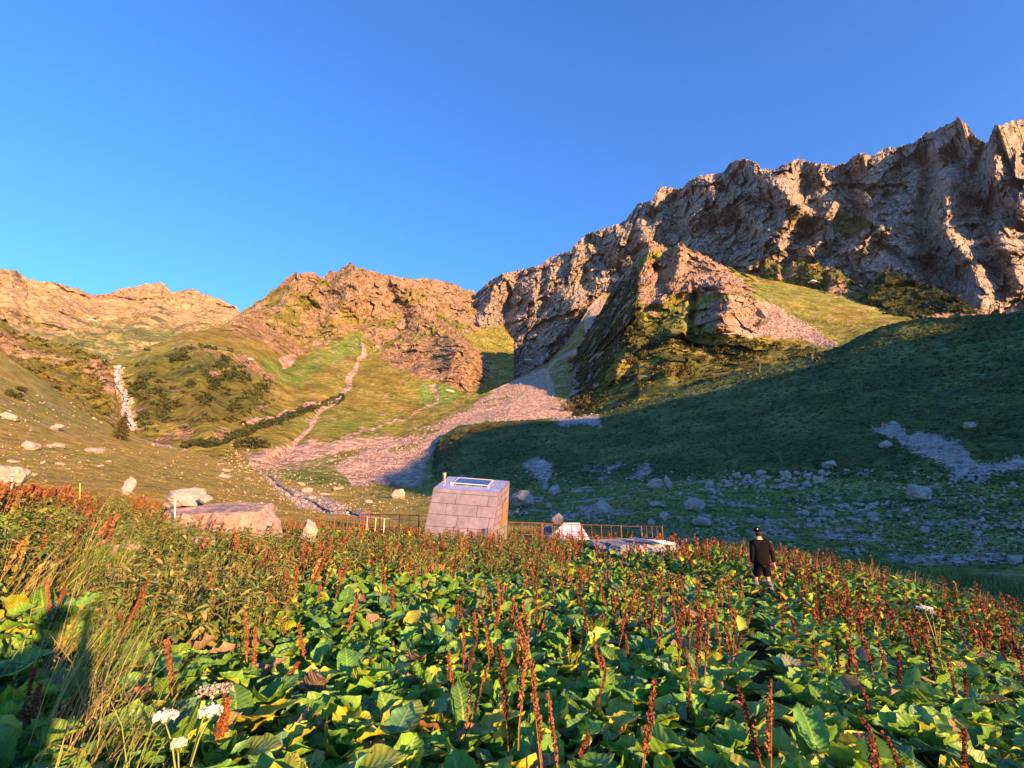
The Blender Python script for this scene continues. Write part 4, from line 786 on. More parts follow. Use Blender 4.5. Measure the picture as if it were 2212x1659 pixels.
# rusty fence panels behind the field
M_RUST = plain('rusty_steel', (.17, .075, .045), .8, .2, .4, 20); M_WIRE = plain('rusty_wire', (.16, .09, .06), .8, .2, .3, 20)
def fence(p0, p1, r0, r1, label, nbar=4, h=1.25, rail2=True, wires=True, mat=None):
    a, b = U(*p0, r0), U(*p1, r1); o = empty('fence_panel', a-Vector((0, 0, h))); mat = mat or M_RUST; A = Vector((0, 0, h)); B = A+(b-a); Z = Vector((0, 0, 1))
    tag(o, label, 'fence', 'rusty metal fence behind the field')
    for q in (A, B): mb = MB(); mb.tube([q-Z*h, q+Z*.03], .03, 6); mb.build('post', mat, o)
    mb = MB(); mb.tube([A, B], .02, 6); mb.build('rail', mat, o)
    if rail2: mb = MB(); mb.tube([A-Z*.55, B-Z*.55], .016, 6); mb.build('rail', mat, o)
    mb = MB()
    for i in range(1, nbar): q = A.lerp(B, i/nbar); mb.tube([q-Z*h, q], .014 if i % 2 else .022, 5)
    mb.build('bars', mat, o)
    if wires:
        mb = MB()
        for k in range(9): mb.tube([A-Z*(.12*k+.1), B-Z*(.12*k+.1)], .003, 3, False)
        n = int((B-A).length/.15)
        for i in range(1, n): q = A.lerp(B, i/n); mb.tube([q-Z*h, q], .003, 3, False)
        mb.build('wire_mesh', M_WIRE, o)
fence((1084, 1127.5), (1170, 1130), 24.6, 25.2, 'rusty fence panel joining the right side of the hut')
fence((1172, 1131), (1255, 1133.5), 25.2, 25.4, 'rusty fence panel in front of the tents')
fence((1257, 1133.5), (1341, 1136), 25.4, 25.2, 'rusty fence panel just right of the white tent')
fence((1341, 1136.5), (1385, 1137.5), 25.2, 25.0, 'thin low fence link between two rusty panels', 1, 1.2, False, False)
fence((1385, 1137), (1430, 1137.5), 25.0, 24.6, 'last narrow rusty fence frame at the right end', 4)
fence((724, 1116), (792, 1116), 27.5, 27.5, 'left end of the pipe fence above the field', 5, 1.0)
fence((794, 1117), (926, 1127), 27.5, 25.8, 'pale double pipe fence running to the left side of the hut', 7, 1.0, True, False, plain('galvanised_pipe', (.55, .42, .33), .5, .4, .2))
fence((788, 1103), (799, 1103), 29, 29, 'small upright rusty gate frame in the left fence', 1, 1.3, False, False)
fence((778, 1111), (905, 1113), 31, 31, 'rear pipe fence seen behind the double pipe one', 6, 1.0, False, False)

# tents
def tent(name, pts, r, depth, mat, lab, mat2=None):
    (xl, xr, yb), (tl, tr_, yt) = pts; a, b = U(xl, yb, r), U(xr, yb, r); c, d = U(tl, yt, r+depth/2), U(tr_, yt, r+depth/2); back = Vector((0, depth, 0)); o = empty(name, (a+b)/2); tag(o, lab, 'tent'); O = (a+b)/2
    P = [a, b, b+back, a+back, c, d]; nu = 16
    def surf(q0, q1, q2, q3, nm, m_):
        V = []; 
        for i in range(nu):
            for j in range(nu):
                u, v = i/(nu-1), j/(nu-1); p = (q0*(1-u)+q1*u)*(1-v)+(q3*(1-u)+q2*u)*v; n = (q1-q0).cross(q3-q0).normalized()
                p = p+n*(-.10*math.sin(math.pi*v)*math.sin(math.pi*u)+.035*math.sin(u*19+v*5)*math.sin(math.pi*v))-O; V.append(p[:])
        oo = link(nm, np_mesh(nm, V, grid_faces(nu, nu), [m_]), o); sm = oo.modifiers.new('cloth', 'SOLIDIFY'); sm.thickness = .01
    surf(a, b, d, c, 'canopy', mat); surf(b+back, a+back, c, d, 'canopy', mat); surf(a+back, a, c, c+Vector((0, .01, 0)), 'end_panel', mat2 or mat); surf(b, b+back, d+Vector((0, .01, 0)), d, 'end_panel', mat2 or mat)
    mb = MB(); mb.tube([c-O+Vector((0, 0, .01)), d-O+Vector((0, 0, .01))], .02, 6); mb.build('ridge_pole', M_ALU, o)
M_TW = plain('white_tent_cloth', (.5, .48, .54), .7, var=.12, scale=2); M_TB = plain('dark_blue_tent_cloth', (.07, .085, .15), .6, var=.15); M_TG = plain('green_tent_cloth', (.09, .27, .14), .6, var=.15)
tent('ridge_tent', ((1183, 1274, 1166), (1216, 1253, 1130.5)), 26.4, 1.8, M_TW, 'white trapezoid tent behind the rusty fence')
tent('ridge_tent', ((1160, 1200, 1162), (1179, 1189, 1132)), 27.6, 1.8, M_TB, 'smaller dark blue and green tent left of the white one', M_TG)

# flat stones
def slab(name, pxl, pxr, pyt, pyb, r, seed, lab, mat, depth=.7, layers=5, cat='boulder', sub=4, hk=1.0, rough=.03, tilt=0.0):
    a, b = U(pxl, pyb, r), U(pxr, pyb, r); w = (b-a).length/2; h = (U((pxl+pxr)/2, pyt, r+w*depth)-U((pxl+pxr)/2, pyb, r)).z*hk
    P, F = rock_shape(seed, sub, 30, .10); V = ICO[sub][0]; P = P*1.32; P[:, 2] *= 1.5
    top = .62+.05*fbm(P*1.6, 4, seed)+.035*cells(P*1.7, seed, .6); P[:, 2] = np.minimum(P[:, 2], top)
    z = P[:, 2]; P[:, :2] *= (1+.05*fbm(np.stack([P[:, 0]*.7, P[:, 1]*.7, z*layers], -1), 3, seed+2)+.02*cells(P*np.array([1.5, 1.5, 6]), 3))[:, None]
    P += rough*fbm(P*7, 3, seed+1)[:, None]*V
    o = link(name, np_mesh(name, P*np.array([w, w*depth, max(h, .1)]), F, [mat], False)); o.location = U((pxl+pxr)/2, pyb, r+w*depth*.9)*1.0; o.location.z = (a+b).z/2; o.rotation_euler = (tilt, 0, 0); tag(o, lab, cat); return o
M_SLAB2 = rock_mat('shade_blue_flat_rock', (.17, .19, .22), (.30, .31, .33)); tb = slab('flat_boulder', 352, 626, 1086, 1152, 16.8, 4, 'huge flat topped pale boulder in the left of the field', M_SLAB, .62, tilt=.24, hk=1.35, sub=5, layers=8)  # bluish flat rock: cool sky-lit shade is put into its base colour
slab('boulder', 540, 580, 1092, 1105, 17.6, 8, 'reddish brown stone lying on the huge flat boulder', M_ROCKR, .4, 2, sub=3, hk=.8)
slab('boulder', 195, 325, 1168, 1190, 11, 19, 'flat stone half buried below the huge flat boulder', M_SLAB, .5, 2, sub=3)
slab('boulder', 392, 470, 1148, 1176, 12.6, 20, 'low stone in front of the huge flat boulder', M_SLAB, .6, 2, sub=3)
slab('boulder', -20, 30, 1199, 1222, 9.5, 21, 'dark stone cut by the left edge in the herbs', M_ROCK, .6, 2, sub=3)
slab('flat_boulder', 1268, 1474, 1168, 1186, 18.9, 22, 'wide bluish flat rock under the pale poles', M_SLAB2, .42, 6, rough=.04, hk=1.4, tilt=.14, sub=5)
def stone(pxl, pxr, pyt, pyb, r, seed, lab, mat, flat=1.0):
    a, b = U(pxl, pyb, r), U(pxr, pyb, r); w = (b-a).length/2; h = (pyb-pyt)/FP*r; V, F = rock_shape(seed, 4, 18, .14)
    o = link('boulder', np_mesh('boulder', V*np.array([w*1.15, w*.8, h*.75]), F, [mat], False)); o.location = (a+b)/2+Vector((0, w*.5, h*.35)); tag(o, lab, 'boulder'); return o
stone(334, 432, 1058, 1090, 20.5, 12, 'long low pale boulder behind the huge flat one', M_ROCK)
stone(424, 454, 1070, 1084, 19.5, 13, 'small round boulder against the back of the huge flat one', M_ROCK)
stone(642, 681, 1126, 1172, 15.5, 15, 'pointed grey boulder standing right of the huge flat one', M_ROCK)
stone(256, 290, 1040, 1060, 24, 17, 'grey boulder peeking over the red stalks', M_ROCK)
stone(-40, 56, 1014, 1045, 26, 18, 'grey rock at the left edge behind the red stalks', M_ROCK)
def pole(name, pts, rad, mat, lab, cat, group=None):
    o0 = pts[0]; mb = MB(); mb.tube([p-o0 for p in pts], rad, 8); o = mb.build(name, mat, None, True); o.location = o0; tag(o, lab, cat, group); return o
m = NT('birch_bark', .8, .2); v = m.coord(); b = m.noise(v, 9, 3); m.base(m.ramp(b, [(.36, (.08, .07, .06)), (.42, (.72, .66, .56)), (.7, (.82, .76, .66))])); M_BIRCH = m.m
r_ = random.Random(4); PL = ['longest', 'uppermost', 'thickest', 'front', 'rearmost', 'shortest', 'leftmost', 'rightmost', 'middle']
for i, nm in enumerate(PL):
    y0 = 1164+i*.8; x0 = 1368+i*4+r_.uniform(-3, 6); x1 = 1452+r_.uniform(-16, 8); rr = 19.5-i*.11; z = Vector((0, 0, .0))
    a, b = U(x0, y0-1.5, rr), U(x1, y0+5.5+r_.uniform(-2, 1), rr-.3); mid = a.lerp(b, .5)+Vector((0, 0, r_.uniform(-.05, .01))); pole('birch_pole', [a, mid, b], [.034, .03, .022], M_BIRCH, f'pale birch pole on the bluish flat rock, {nm} of the bundle', 'pole', 'pale poles stacked on the flat rock')
M_WP = plain('white_plastic', (.8, .78, .7), .5, var=.1); M_YP = plain('yellow_plastic', (.85, .6, .03), .5, var=.1)
def stake(px, pt, pb, r, mat, lab):
    a, b = U(px, pb+22, r), U(px+(1 if px > 60 else 2), pt, r); o = empty('marker_stake', a); tag(o, lab, 'stake', 'thin marker stakes of the field')
    mb = MB(); mb.tube([Vector(), b-a], .014, 6); mb.build('rod', mat, o); mb = MB(); k = (b-a); mb.tube([k*.8, k*.85], .02, 6); mb.tube([k*.97, k], .02, 6); mb.build('insulator', M_DARK, o)
stake(24, 1020, 1052, 19, M_WP, 'white stake with black tip near the left edge'); stake(172, 1043, 1060, 20, M_YP, 'short yellow stake among the red stalks')
stake(378, 1064, 1096, 16.5, M_WP, 'white stake beside the huge flat boulder'); stake(564, 1083, 1096, 17.8, M_WP, 'tiny white stake behind the flat boulder')

# ------------------------------------------------------------------ people
def skin_obj(name, nodes, edges, mat, parent, sub=2):
    me = bpy.data.meshes.new(name); me.from_pydata([n[0] for n in nodes], edges, []); o = link(name, me, parent); me.materials.append(mat)
    sk_ = o.modifiers.new('skin', 'SKIN'); sk_.use_smooth_shade = True
    for v, n in zip(me.skin_vertices[0].data, nodes): v.radius = n[1] if hasattr(n[1], '__len__') else (n[1], n[1])
    me.skin_vertices[0].data[0].use_root = True
    s = o.modifiers.new('sub', 'SUBSURF'); s.levels = sub; s.render_levels = sub; return o
M_SKIN = plain('skin', (.52, .27, .18), .55, var=.06); M_JKT = plain('dark_jacket', (.006, .006, .008), .95, var=.35, scale=6, spec=.05); M_SHORT = plain('black_shorts', (.006, .006, .008), .9, var=.3, spec=.05); M_SOCK = plain('grey_sock', (.12, .11, .13), .9, var=.15); M_SHOE = plain('dark_shoe', (.06, .04, .035), .8); M_HAIR = plain('dark_hair', (.015, .01, .008), .8)
def person(loc, rz, lab, J, headyaw=0.0):
    o = empty('person', loc, rz); tag(o, lab, 'person')
    N = [((0, 0, .95), (.13, .10)), ((0, 0, 1.12), (.125, .09)), ((0, .01, 1.32), (.15, .10)), ((0, 0, 1.45), (.09, .07)), ((0, 0, 1.52), .055), ((0, .02, 1.60), (.07, .085)), ((0, .02, 1.70), (.078, .095)), ((0, .02, 1.76), (.05, .06))]
    E = [(i, i+1) for i in range(7)]
    def chain(root, pts): 
        k = root
        for p in pts: N.append(p); E.append((k, len(N)-1)); k = len(N)-1
        return k
    for s, side in ((-1, 'L'), (1, 'R')):
        el, wr = J['elbow'+side], J['wrist'+side]; w = chain(3, [((s*.17, 0, 1.43), .058), (el, .042), (tuple(Vector(el).lerp(Vector(wr), .5)), .036), (wr, .026)])
        d = (Vector(wr)-Vector(el)).normalized(); sd = d.cross(Vector((0, 1, 0))).normalized()*s; pl = Vector(wr)+d*.055; k = chain(w, [(tuple(pl), (.036, .018))])
        for f in range(4):
            b = pl+d*.03+Vector((0, 1, 0))*(.026-.0175*f)*1.0; ln = (.07, .08, .075, .06)[f]; chain(k, [(tuple(b), .0085), (tuple(b+d*ln*.5-sd*.008), .008), (tuple(b+d*ln-sd*.03), .0065)])
        chain(w, [(tuple(Vector(wr)+d*.03+Vector((0, .03, 0))), .011), (tuple(Vector(wr)+d*.07+Vector((0, .05, 0))-sd*.01), .009)])
        kn, an = J['knee'+side], J['ankle'+side]; chain(0, [((s*.095, 0, .88), .085), (tuple(Vector((s*.095, 0, .88)).lerp(Vector(kn), .5)), .075), (kn, .052), (tuple(Vector(kn).lerp(Vector(an), .35)), .055), (an, .035), (tuple(Vector(an)+Vector((0, .04, -.05))), .038), (tuple(Vector(an)+Vector((0, .16, -.06))), .03)])
    body = skin_obj('body', N, E, M_SKIN, o, 1)
    # face and ears sit on the head
    mb = MB(); hz = 1.655
    for s in (-1, 1): mb.box((s*.083, .01, hz-.01), (.010, .022, .032))
    mb.box((0, .125, hz-.02), (.012, .018, .022)); mb.box((0, .112, hz-.065), (.026, .006, .006)); e_ = mb.build('face', M_SKIN, body, bevel=.006)
    mb = MB(); [mb.box((s*.032, .112, hz+.005), (.011, .006, .006)) for s in (-1, 1)]; mb.build('eyes', M_DARK, body)
    jn = [((0, 0, .84), (.23, .16)), ((0, 0, 1.0), (.23, .17)), ((0, 0, 1.15), (.23, .17)), ((0, .01, 1.32), (.24, .16)), ((0, 0, 1.44), (.15, .11)), ((0, 0, 1.52), (.09, .085))]; je = [(0, 1), (1, 2), (2, 3), (3, 4), (4, 5)]
    for s, side in ((-1, 'L'), (1, 'R')):
        el, wr = Vector(J['elbow'+side]), Vector(J['wrist'+side]); k = len(jn); jn += [((s*.185, 0, 1.41), .078), (tuple(Vector((s*.2, 0, 1.40)).lerp(el, .5)), .068), (tuple(el), .06), (tuple(el.lerp(wr, .9)), .046)]; je += [(4, k), (k, k+1), (k+1, k+2), (k+2, k+3)]
    skin_obj('jacket', jn, je, M_JKT, o, 2)
    sn = [((0, 0, .97), (.16, .12))]; se = []
    for s, side in ((-1, 'L'), (1, 'R')):
        kn = Vector(J['knee'+side]); hp = Vector((s*.095, 0, .86)); k = len(sn); sn += [(tuple(hp), (.115, .115)), (tuple(hp.lerp(kn, .45)), (.108, .11)), (tuple(hp.lerp(kn, .78)), (.102, .105))]; se += [(0, k), (k, k+1), (k+1, k+2)]
    sh = skin_obj('shorts', sn, se, M_SHORT, o, 2); mb = MB()
    for q in range(3): mb.box((.197, .0, .80-.055*q), (.006, .022, .018))
    mb.build('stripe', M_WP, sh)
    for s, side in ((-1, 'L'), (1, 'R')):
        kn, an = Vector(J['knee'+side]), Vector(J['ankle'+side]); mb = MB(); mb.tube([kn.lerp(an, .05), kn.lerp(an, .35), kn.lerp(an, .7), an], [.060, .063, .052, .043], 12); mb.build('sock', M_SOCK, o, True)
        V, F = ICO[3]; P = V.copy(); P[:, 2] = np.where(P[:, 2] < -.5, -.5, P[:, 2]); P *= np.array([.05, .145, .07]); q = link('shoe', np_mesh('shoe', P, F, [M_SHOE]), o); q.location = an+Vector((0, .05, -.05))
    V, F = ICO[3]; P = V[:, :]*np.array([.092, .112, .10]); P[:, 2] = np.maximum(P[:, 2], -.02); cp_ = link('cap', np_mesh('cap', P, F, [M_SHORT]), o); cp_.location = (0, .02, 1.705)
    mb = MB(); mb.box((0, .13, .0), (.06, .06, .006)); mb.build('cap_peak', M_SHORT, cp_, bevel=.005); mb = MB(); mb.box((-.045, -.085, .045), (.013, .010, .010)); mb.build('badge', M_WP, cp_, bevel=.004)
    P = V*np.array([.09, .10, .10]); P[:, 2] = np.minimum(P[:, 2], .03); P[:, 1] = np.minimum(P[:, 1], .02); hr = link('hair', np_mesh('hair', P, F, [M_HAIR]), o); hr.location = (0, -.005, 1.655)
    return o
fx, fy = ray_at_r(1636, 14.6); JW = dict(elbowL=(-.25, -.03, 1.15), wristL=(-.24, .06, .90), elbowR=(.27, -.05, 1.15), wristR=(.33, .02, .90), kneeL=(-.12, .20, .52), ankleL=(-.12, .12, .12), kneeR=(.11, .02, .50), ankleR=(.12, -.12, .09))
pz = gz(fx, fy); person((fx, fy, pz), R(6), 'person in a dark jacket, black shorts and cap walking away through the field', JW)
JP = dict(elbowL=(-.30, .10, 1.22), wristL=(-.13, .21, 1.58), elbowR=(.30, .10, 1.22), wristR=(.13, .21, 1.58), kneeL=(-.12, .0, .5), ankleL=(-.14, 0, .09), kneeR=(.12, 0, .5), ankleR=(.14, 0, .09))
person((0, -.42, gz(0, 0)-.02), 0, 'person raising both hands behind the viewpoint, casting the long shadow on the left herbs', JP)

# ------------------------------------------------------------------ field plants
def leaf_tpl(seed, nu=5, nv=7, W_=.62, ruffle=.09, fold=.35, droop=.35, cord=.12):
    r = np.random.RandomState(seed); fr = min(19, nv*1.35); js = 1.0 if nv > 12 else .0; s = np.linspace(-1, 1, nu)[None, :]; t = (.5-.5*np.cos(np.pi*np.linspace(0.02, 1, nv)))[:, None]
    w = W_/2*np.clip(1-np.abs(2*np.clip(t, 0, 1)**.8-1)**2.5, .0, 1)**.5; ph = r.uniform(0, 6, 4); w = w*(1+js*.035*np.sin(t*24+ph[0]+s*2))
    x = t*1.0-cord*np.abs(s)*(1-t)*1.2-.10*s*s*t; y = s*w+0*t
    z = -droop*t**2+fold*s*s*w*1.5+ruffle*np.sin(t*fr+ph[1]+s*1.5)*np.abs(s)**1.4*np.sin(np.pi*t)**.5+ruffle*.4*np.sin(t*7+ph[2])*s
    V = np.stack([x+0*s, y, z], -1).reshape(-1, 3); uv = np.stack([(s+1)/2+0*t, t+0*s], -1).reshape(-1, 2)
    i = np.arange(nv-1)[:, None]; j = np.arange(nu-1)[None]; a = (i*nu+j).ravel(); F = np.stack([a, a+1, a+nu+1, a+nu], 1); return V, F, uv
TPL = {'hi': [leaf_tpl(s, 9, 15, random.Random(s).uniform(.58, .85), random.Random(s).uniform(.045, .085), .15+.07*s, .1+.1*(s % 5)) for s in range(8)], 'mid': [leaf_tpl(s+20, 5, 10, .70, .06, .35, .1+.1*s) for s in range(6)], 'lo': [leaf_tpl(s+20, 5, 6, .72, .05, .35, .1+.1*s) for s in range(6)]}
NTPL = {'hi': [leaf_tpl(s+50, 5, 6, .38, .03, .5, .5+.1*s, .03) for s in range(4)], 'lo': [leaf_tpl(s+60, 3, 4, .4, .02, .5, .5, .02) for s in range(3)]}
LCOL = [((.08, .25, .035), 28), ((.13, .31, .035), 24), ((.24, .37, .035), 16), ((.36, .42, .04), 9), ((.07, .21, .085), 14), ((.14, .20, .13), 3.5), ((.34, .26, .06), 2.2), ((.26, .15, .08), 1.8), ((.20, .16, .11), 2)]
LC = np.array([c for c, _ in LCOL]); LP = np.array([p for _, p in LCOL], float); LP /= LP.sum()
class Acc:
    def __init__(s): s.V = []; s.F = []; s.C = []; s.U = []; s.n = 0
    def add(s, V, F, c, uv=None):
        s.V.append(V); s.F.append(F+s.n); s.n += len(V); c = np.asarray(c); s.C.append(np.broadcast_to(c, (len(V), 3)) if c.ndim == 1 else c); s.U.append(uv if uv is not None else np.full((len(V), 2), (.25, .0)))
    def mesh(s, name, mat): return np_mesh(name, np.concatenate(s.V), np.concatenate(s.F), [mat], True, np.concatenate(s.C), 'tint', np.concatenate(s.U))
def frame(az, pitch, roll):
    ca, sa, cpp, spp = math.cos(az), math.sin(az), math.cos(pitch), math.sin(pitch)
    X = np.array([ca*cpp, sa*cpp, spp]); Yv = np.array([-sa, ca, 0]); Zv = np.cross(X, Yv)
    cr, sr = math.cos(roll), math.sin(roll); return np.stack([X, Yv*cr+Zv*sr, Zv*cr-Yv*sr])
def strip(p0, p1, w, side=None):
    p0, p1 = np.array(p0), np.array(p1); d = p1-p0; s = np.cross(d, [0, 0, 1.]) if side is None else side; s = s/(np.linalg.norm(s)+1e-9)*w; s2 = np.cross(d, s); s2 = s2/(np.linalg.norm(s2)+1e-9)*w
    V = np.array([p0+s, p0-s, p1-s*.7, p1+s*.7, p0+s2, p0-s2, p1-s2*.7, p1+s2*.7]); return V, np.array([[0, 1, 2, 3], [4, 5, 6, 7]])
def dock(acc, o, r, lod, size=1.0, nl=None, tone=None):
    nl = nl or r.randint(6, 11); a0 = r.uniform(0, 6.3); T = TPL[lod]
    for i in range(nl):
        az = a0+i*2.4+r.uniform(-.4, .4); up = r.uniform(.35, 1.3) if i > 3 else r.uniform(.8, 1.4); pl = r.uniform(.14, .34)*size; Lf = r.uniform(.17, .32)*size
        e = np.array([math.cos(az)*math.cos(up)*pl, math.sin(az)*math.cos(up)*pl, math.sin(up)*pl+.05]); V, F, uv = T[r.randint(len(T))]
        M = frame(az, up*r.uniform(.5, 1.05)-.1, r.uniform(-.5, .5)); P = (V*Lf*np.array([1, r.uniform(.85, 1.2), 1]))@M+e+o
        c = LC[r.choice(len(LC), p=LP)]*r.uniform(.75, 1.25); 
        if tone is not None: c = c*tone
        tip = uv[:, 1:2]; cc_ = c*(1+.25*(np.abs(uv[:, :1]-.5)*2)**2*np.array([1.0, .4, 0])); acc.add(P, F, cc_, uv)
        Vs, Fs = strip(o, o+e, .008*size); acc.add(Vs, Fs, (.12, .15, .04))
SEEDC = np.array([(.185, .066, .035), (.23, .085, .042), (.15, .055, .030), (.25, .12, .055)])
def seedstalk(acc, o, r, H, lod, lean=(0, 0), col=None):
    c = SEEDC[r.randint(4)] if col is None else np.array(col); top = o+np.array([lean[0], lean[1], H]); n = {'hi': 420, 'mid': 110, 'lo': 30}[lod]; q = {'hi': .0062, 'mid': .0135, 'lo': .024}[lod]
    bend = np.array([r.uniform(-.05, .05), r.uniform(-.05, .05), 0])*H; mid = (o+top)/2+bend
    for a, b in ((o, mid), (mid, top)): Vs, Fs = strip(a, b, .006); acc.add(Vs, Fs, c*.5+np.array([.14, .09, .02]))
    t = r.uniform(.60, 1.0, n); nb = 7; br = r.uniform(0, 6.3, nb); k = r.randint(0, nb, n); rad = .028*H*(.6+.8*r.rand())*np.sqrt(r.uniform(0, 1, n))*(1.15-np.abs(t-.75)*2.6).clip(.12, 1)*(.7+.5*np.sin(t*22+k))
    a = br[k]+r.uniform(-.5, .5, n); C0 = o+(top-o)*t[:, None]+4*bend*(t*(1-t))[:, None]+np.stack([np.cos(a)*rad, np.sin(a)*rad, 0*a], 1)
    Q = np.array([[-.8, -.8, 0], [.8, -.6, .1], [.7, .9, 0], [-.9, .7, .2]])*q; V = np.einsum('nij,kj->nki', rnd_rot(n, r), Q)*r.uniform(.6, 1.4, (n, 1, 1))+C0[:, None]
    acc.add(V.reshape(-1, 3), np.arange(4*n).reshape(-1, 4), np.repeat(c*r.uniform(.65, 1.4, (n, 1)), 4, 0))
def nettle(acc, o, r, lod, H, tone=1.0):
    top = o+np.array([r.uniform(-.12, .12), r.uniform(-.12, .12), H]); Vs, Fs = strip(o, top, .005); acc.add(Vs, Fs, (.12, .12, .04)); nn = 9 if lod == 'hi' else 5; T = NTPL[lod]
    for i in range(nn):
        t = .3+.7*i/(nn-1); p = o+(top-o)*t; az = r.uniform(0, 6.3)
        for s in (0, math.pi):
            V, F, uv = T[r.randint(len(T))]; Lf = (.15-.075*t)*r.uniform(.8, 1.25)*(1 if lod == 'hi' else 1.45); P = (V*Lf)@frame(az+s+i*1.57, r.uniform(-.1, .5), r.uniform(-.3, .3))+p; acc.add(P, F, np.array([(.22, .27, .065), (.15, .25, .055), (.30, .30, .09), (.10, .19, .04)][r.randint(4)])*tone*r.uniform(.7, 1.2), uv)
    n = 26 if lod == 'hi' else 12; C0 = o+(top-o)*r.uniform(.72, 1.02, (n, 1))+r.normal(size=(n, 3))*np.array([.03, .03, .01]); Q = np.array([[-1.6, -.4, 0], [1.6, -.4, 0], [1.4, .5, 0], [-1.4, .5, 0]])*(.006 if lod == 'hi' else .010)
    acc.add((np.einsum('nij,kj->nki', rnd_rot(n, r), Q)+C0[:, None]).reshape(-1, 3), np.arange(4*n).reshape(-1, 4), np.repeat(np.array([(.20, .18, .08)])*r.uniform(.7, 1.3, (n, 1)), 4, 0))
def blades(acc, o, r, n, H, spread, col, w=.004, seeds=True, lean=(.25, 0)):
    for i in range(n):
        b = o+np.array([r.normal()*spread, r.normal()*spread, 0]); h = H*r.uniform(.55, 1.1); d = np.array([r.normal()*.18+lean[0], r.normal()*.18+lean[1], 0])*h
        t = np.array([0, .4, .75, 1.0])[:, None]; C0 = b+np.array([0, 0, h])*t+d*t**2-np.array([0, 0, .12*h])*t**3; s = np.array([math.cos(i), math.sin(i), 0])*w*np.array([1, .9, .6, .25])[:, None]
        V = np.concatenate([C0+s, C0-s]); F = np.array([[k, k+1, k+5, k+4] for k in range(3)]); c = np.array(col)*r.uniform(.7, 1.3); acc.add(V, F, c)
        if seeds and r.rand() < .4:
            m_ = 9; tt = r.uniform(.78, 1.02, (m_, 1)); C1 = b+np.array([0, 0, h])*tt+d*tt**2-np.array([0, 0, .12*h])*tt**3+r.normal(size=(m_, 3))*.008; Q = np.array([[-1, -.4, 0], [1, -.4, 0], [1, .4, 0], [-1, .4, 0]])*.006
            acc.add((np.einsum('nij,kj->nki', rnd_rot(m_, r), Q)+C1[:, None]).reshape(-1, 3), np.arange(4*m_).reshape(-1, 4), (.22, .20, .085))

r = np.random.RandomState(21)
TRAIL = [(1633, 1262), (1640, 1330), (1646, 1420), (1655, 1520), (1672, 1680)]
HERBZ = [(-300, 1040), (0, 1050), (350, 1090), (640, 1160), (830, 1160), (860, 1215), (700, 1240), (560, 1250), (505, 1300), (500, 1400), (330, 1430), (200, 1410), (150, 1340), (150, 1290), (-300, 1290)]
HERB2 = [(830, 1140), (1240, 1150), (1240, 1190), (1180, 1260), (1080, 1235), (860, 1245)]
GRASSZ = [(110, 1380), (230, 1370), (290, 1480), (300, 1640), (300, 1800), (100, 1800), (70, 1560)]; GRASS2 = [(60, 1190), (200, 1175), (290, 1210), (260, 1290), (70, 1300)]
GRASS3 = [(350, 1250), (560, 1230), (640, 1310), (600, 1400), (520, 1430), (480, 1300)]
def bel(pts, x, y, s=0): return poly_m(np.array([x]), np.array([y]), pts, 12)[0]
# candidate root points, jittered rings
pts = []; rr = 2.0
while rr < 25.5:
    st = .205+.0095*rr; n = int(math.radians(112)*rr/st); 
    for i in range(n):
        az = R(-56)+R(112)*(i+r.rand())/n; q = rr+r.uniform(-.5, .5)*st; x, y = math.sin(az)*q, math.cos(az)*q; pts.append((x, y, q))
    rr += st
pts = np.array(pts); Z = zfield(pts[:, 0], pts[:, 1]); P3 = np.stack([pts[:, 0], pts[:, 1], Z], 1); PXY = np.stack(proj(P3+np.array([0, 0, .35])), 1); TOP = np.stack(proj(P3+np.array([0, 0, .9])), 1); GND = np.stack(proj(P3), 1)
rcl = np.interp(np.arctan2(pts[:, 0], pts[:, 1]), _az, _rc)
vis = (TOP[:, 0] > -180) & (TOP[:, 0] < 2400) & (TOP[:, 1] < 1800) & (pts[:, 2] < rcl+1.6)
tr_d = seg_d(GND[:, 0], GND[:, 1], TRAIL)/FP*pts[:, 2]
OBST = [(U((a+b)/2, 1150, q), w) for a, b, q, w in ((362, 608, 18.2, 2.0), (1268, 1474, 19.4, .9), (642, 681, 15.7, .35))]
hutc = HL
zone = []
for i in range(len(pts)):
    x, y = PXY[i]; zz = 'dock'
    if not vis[i]: zone.append(None); continue
    if (abs(pts[i, 0]-hutc.x) < 2.0 and pts[i, 1] > hutc.y-1.6) or any(math.hypot((pts[i, 0]-c.x), (pts[i, 1]-c.y)*1.4) < w for c, w in OBST): zone.append(None); continue
    if tr_d[i] < .29 and pts[i, 2] < 14.3: zone.append(None); continue
    if bel(GRASSZ, x, y) > .5: zz = 'grass' if r.rand() < .8 else 'dock'
    elif bel(GRASS2, x, y) > .5: zz = 'grass'
    elif bel(GRASS3, x, y) > .5 and r.rand() < .5: zz = 'grass' if r.rand() < .5 else 'nettle'
    elif bel(HERBZ, x, y) > .5: u = r.rand(); zz = 'nettle' if u < .62 else ('dock' if u < .9 else 'grass')
    elif bel(HERB2, x, y) > .5: u = r.rand(); zz = 'nettle' if u < .5 else ('dock' if u < .85 else 'grass')
    elif y < np.interp(x, [1560, 1700, 1850, 1960, 2212], [1195, 1205, 1232, 1258, 1325]) and x > 1560: zz = 'dry' if r.rand() < .75 else 'dock'
    zone.append(zz)
zone = np.array(zone, dtype=object)
def spike_p(x, y):
    p = .09; q = np.interp(x, [0, 1100, 1650, 2212], [1080, 1175, 1195, 1330])
    if x > 1650: p = .72 if y < np.interp(x, [1650, 2212], [1320, 1450]) else .10
    elif x > 1150 and y < 1480: p = .2 if y > 1230 else .36
    elif x > 700 and y < 1215: p = .38
    elif x < 450 and y < 1110: p = .5
    elif x < 700 and y < 1290: p = .20
    if y < q: p = max(p, .36)
    return p*float(np.clip(1+2.2*noise(np.array([x/60., y/26., 0.]), 77), .1, 2))
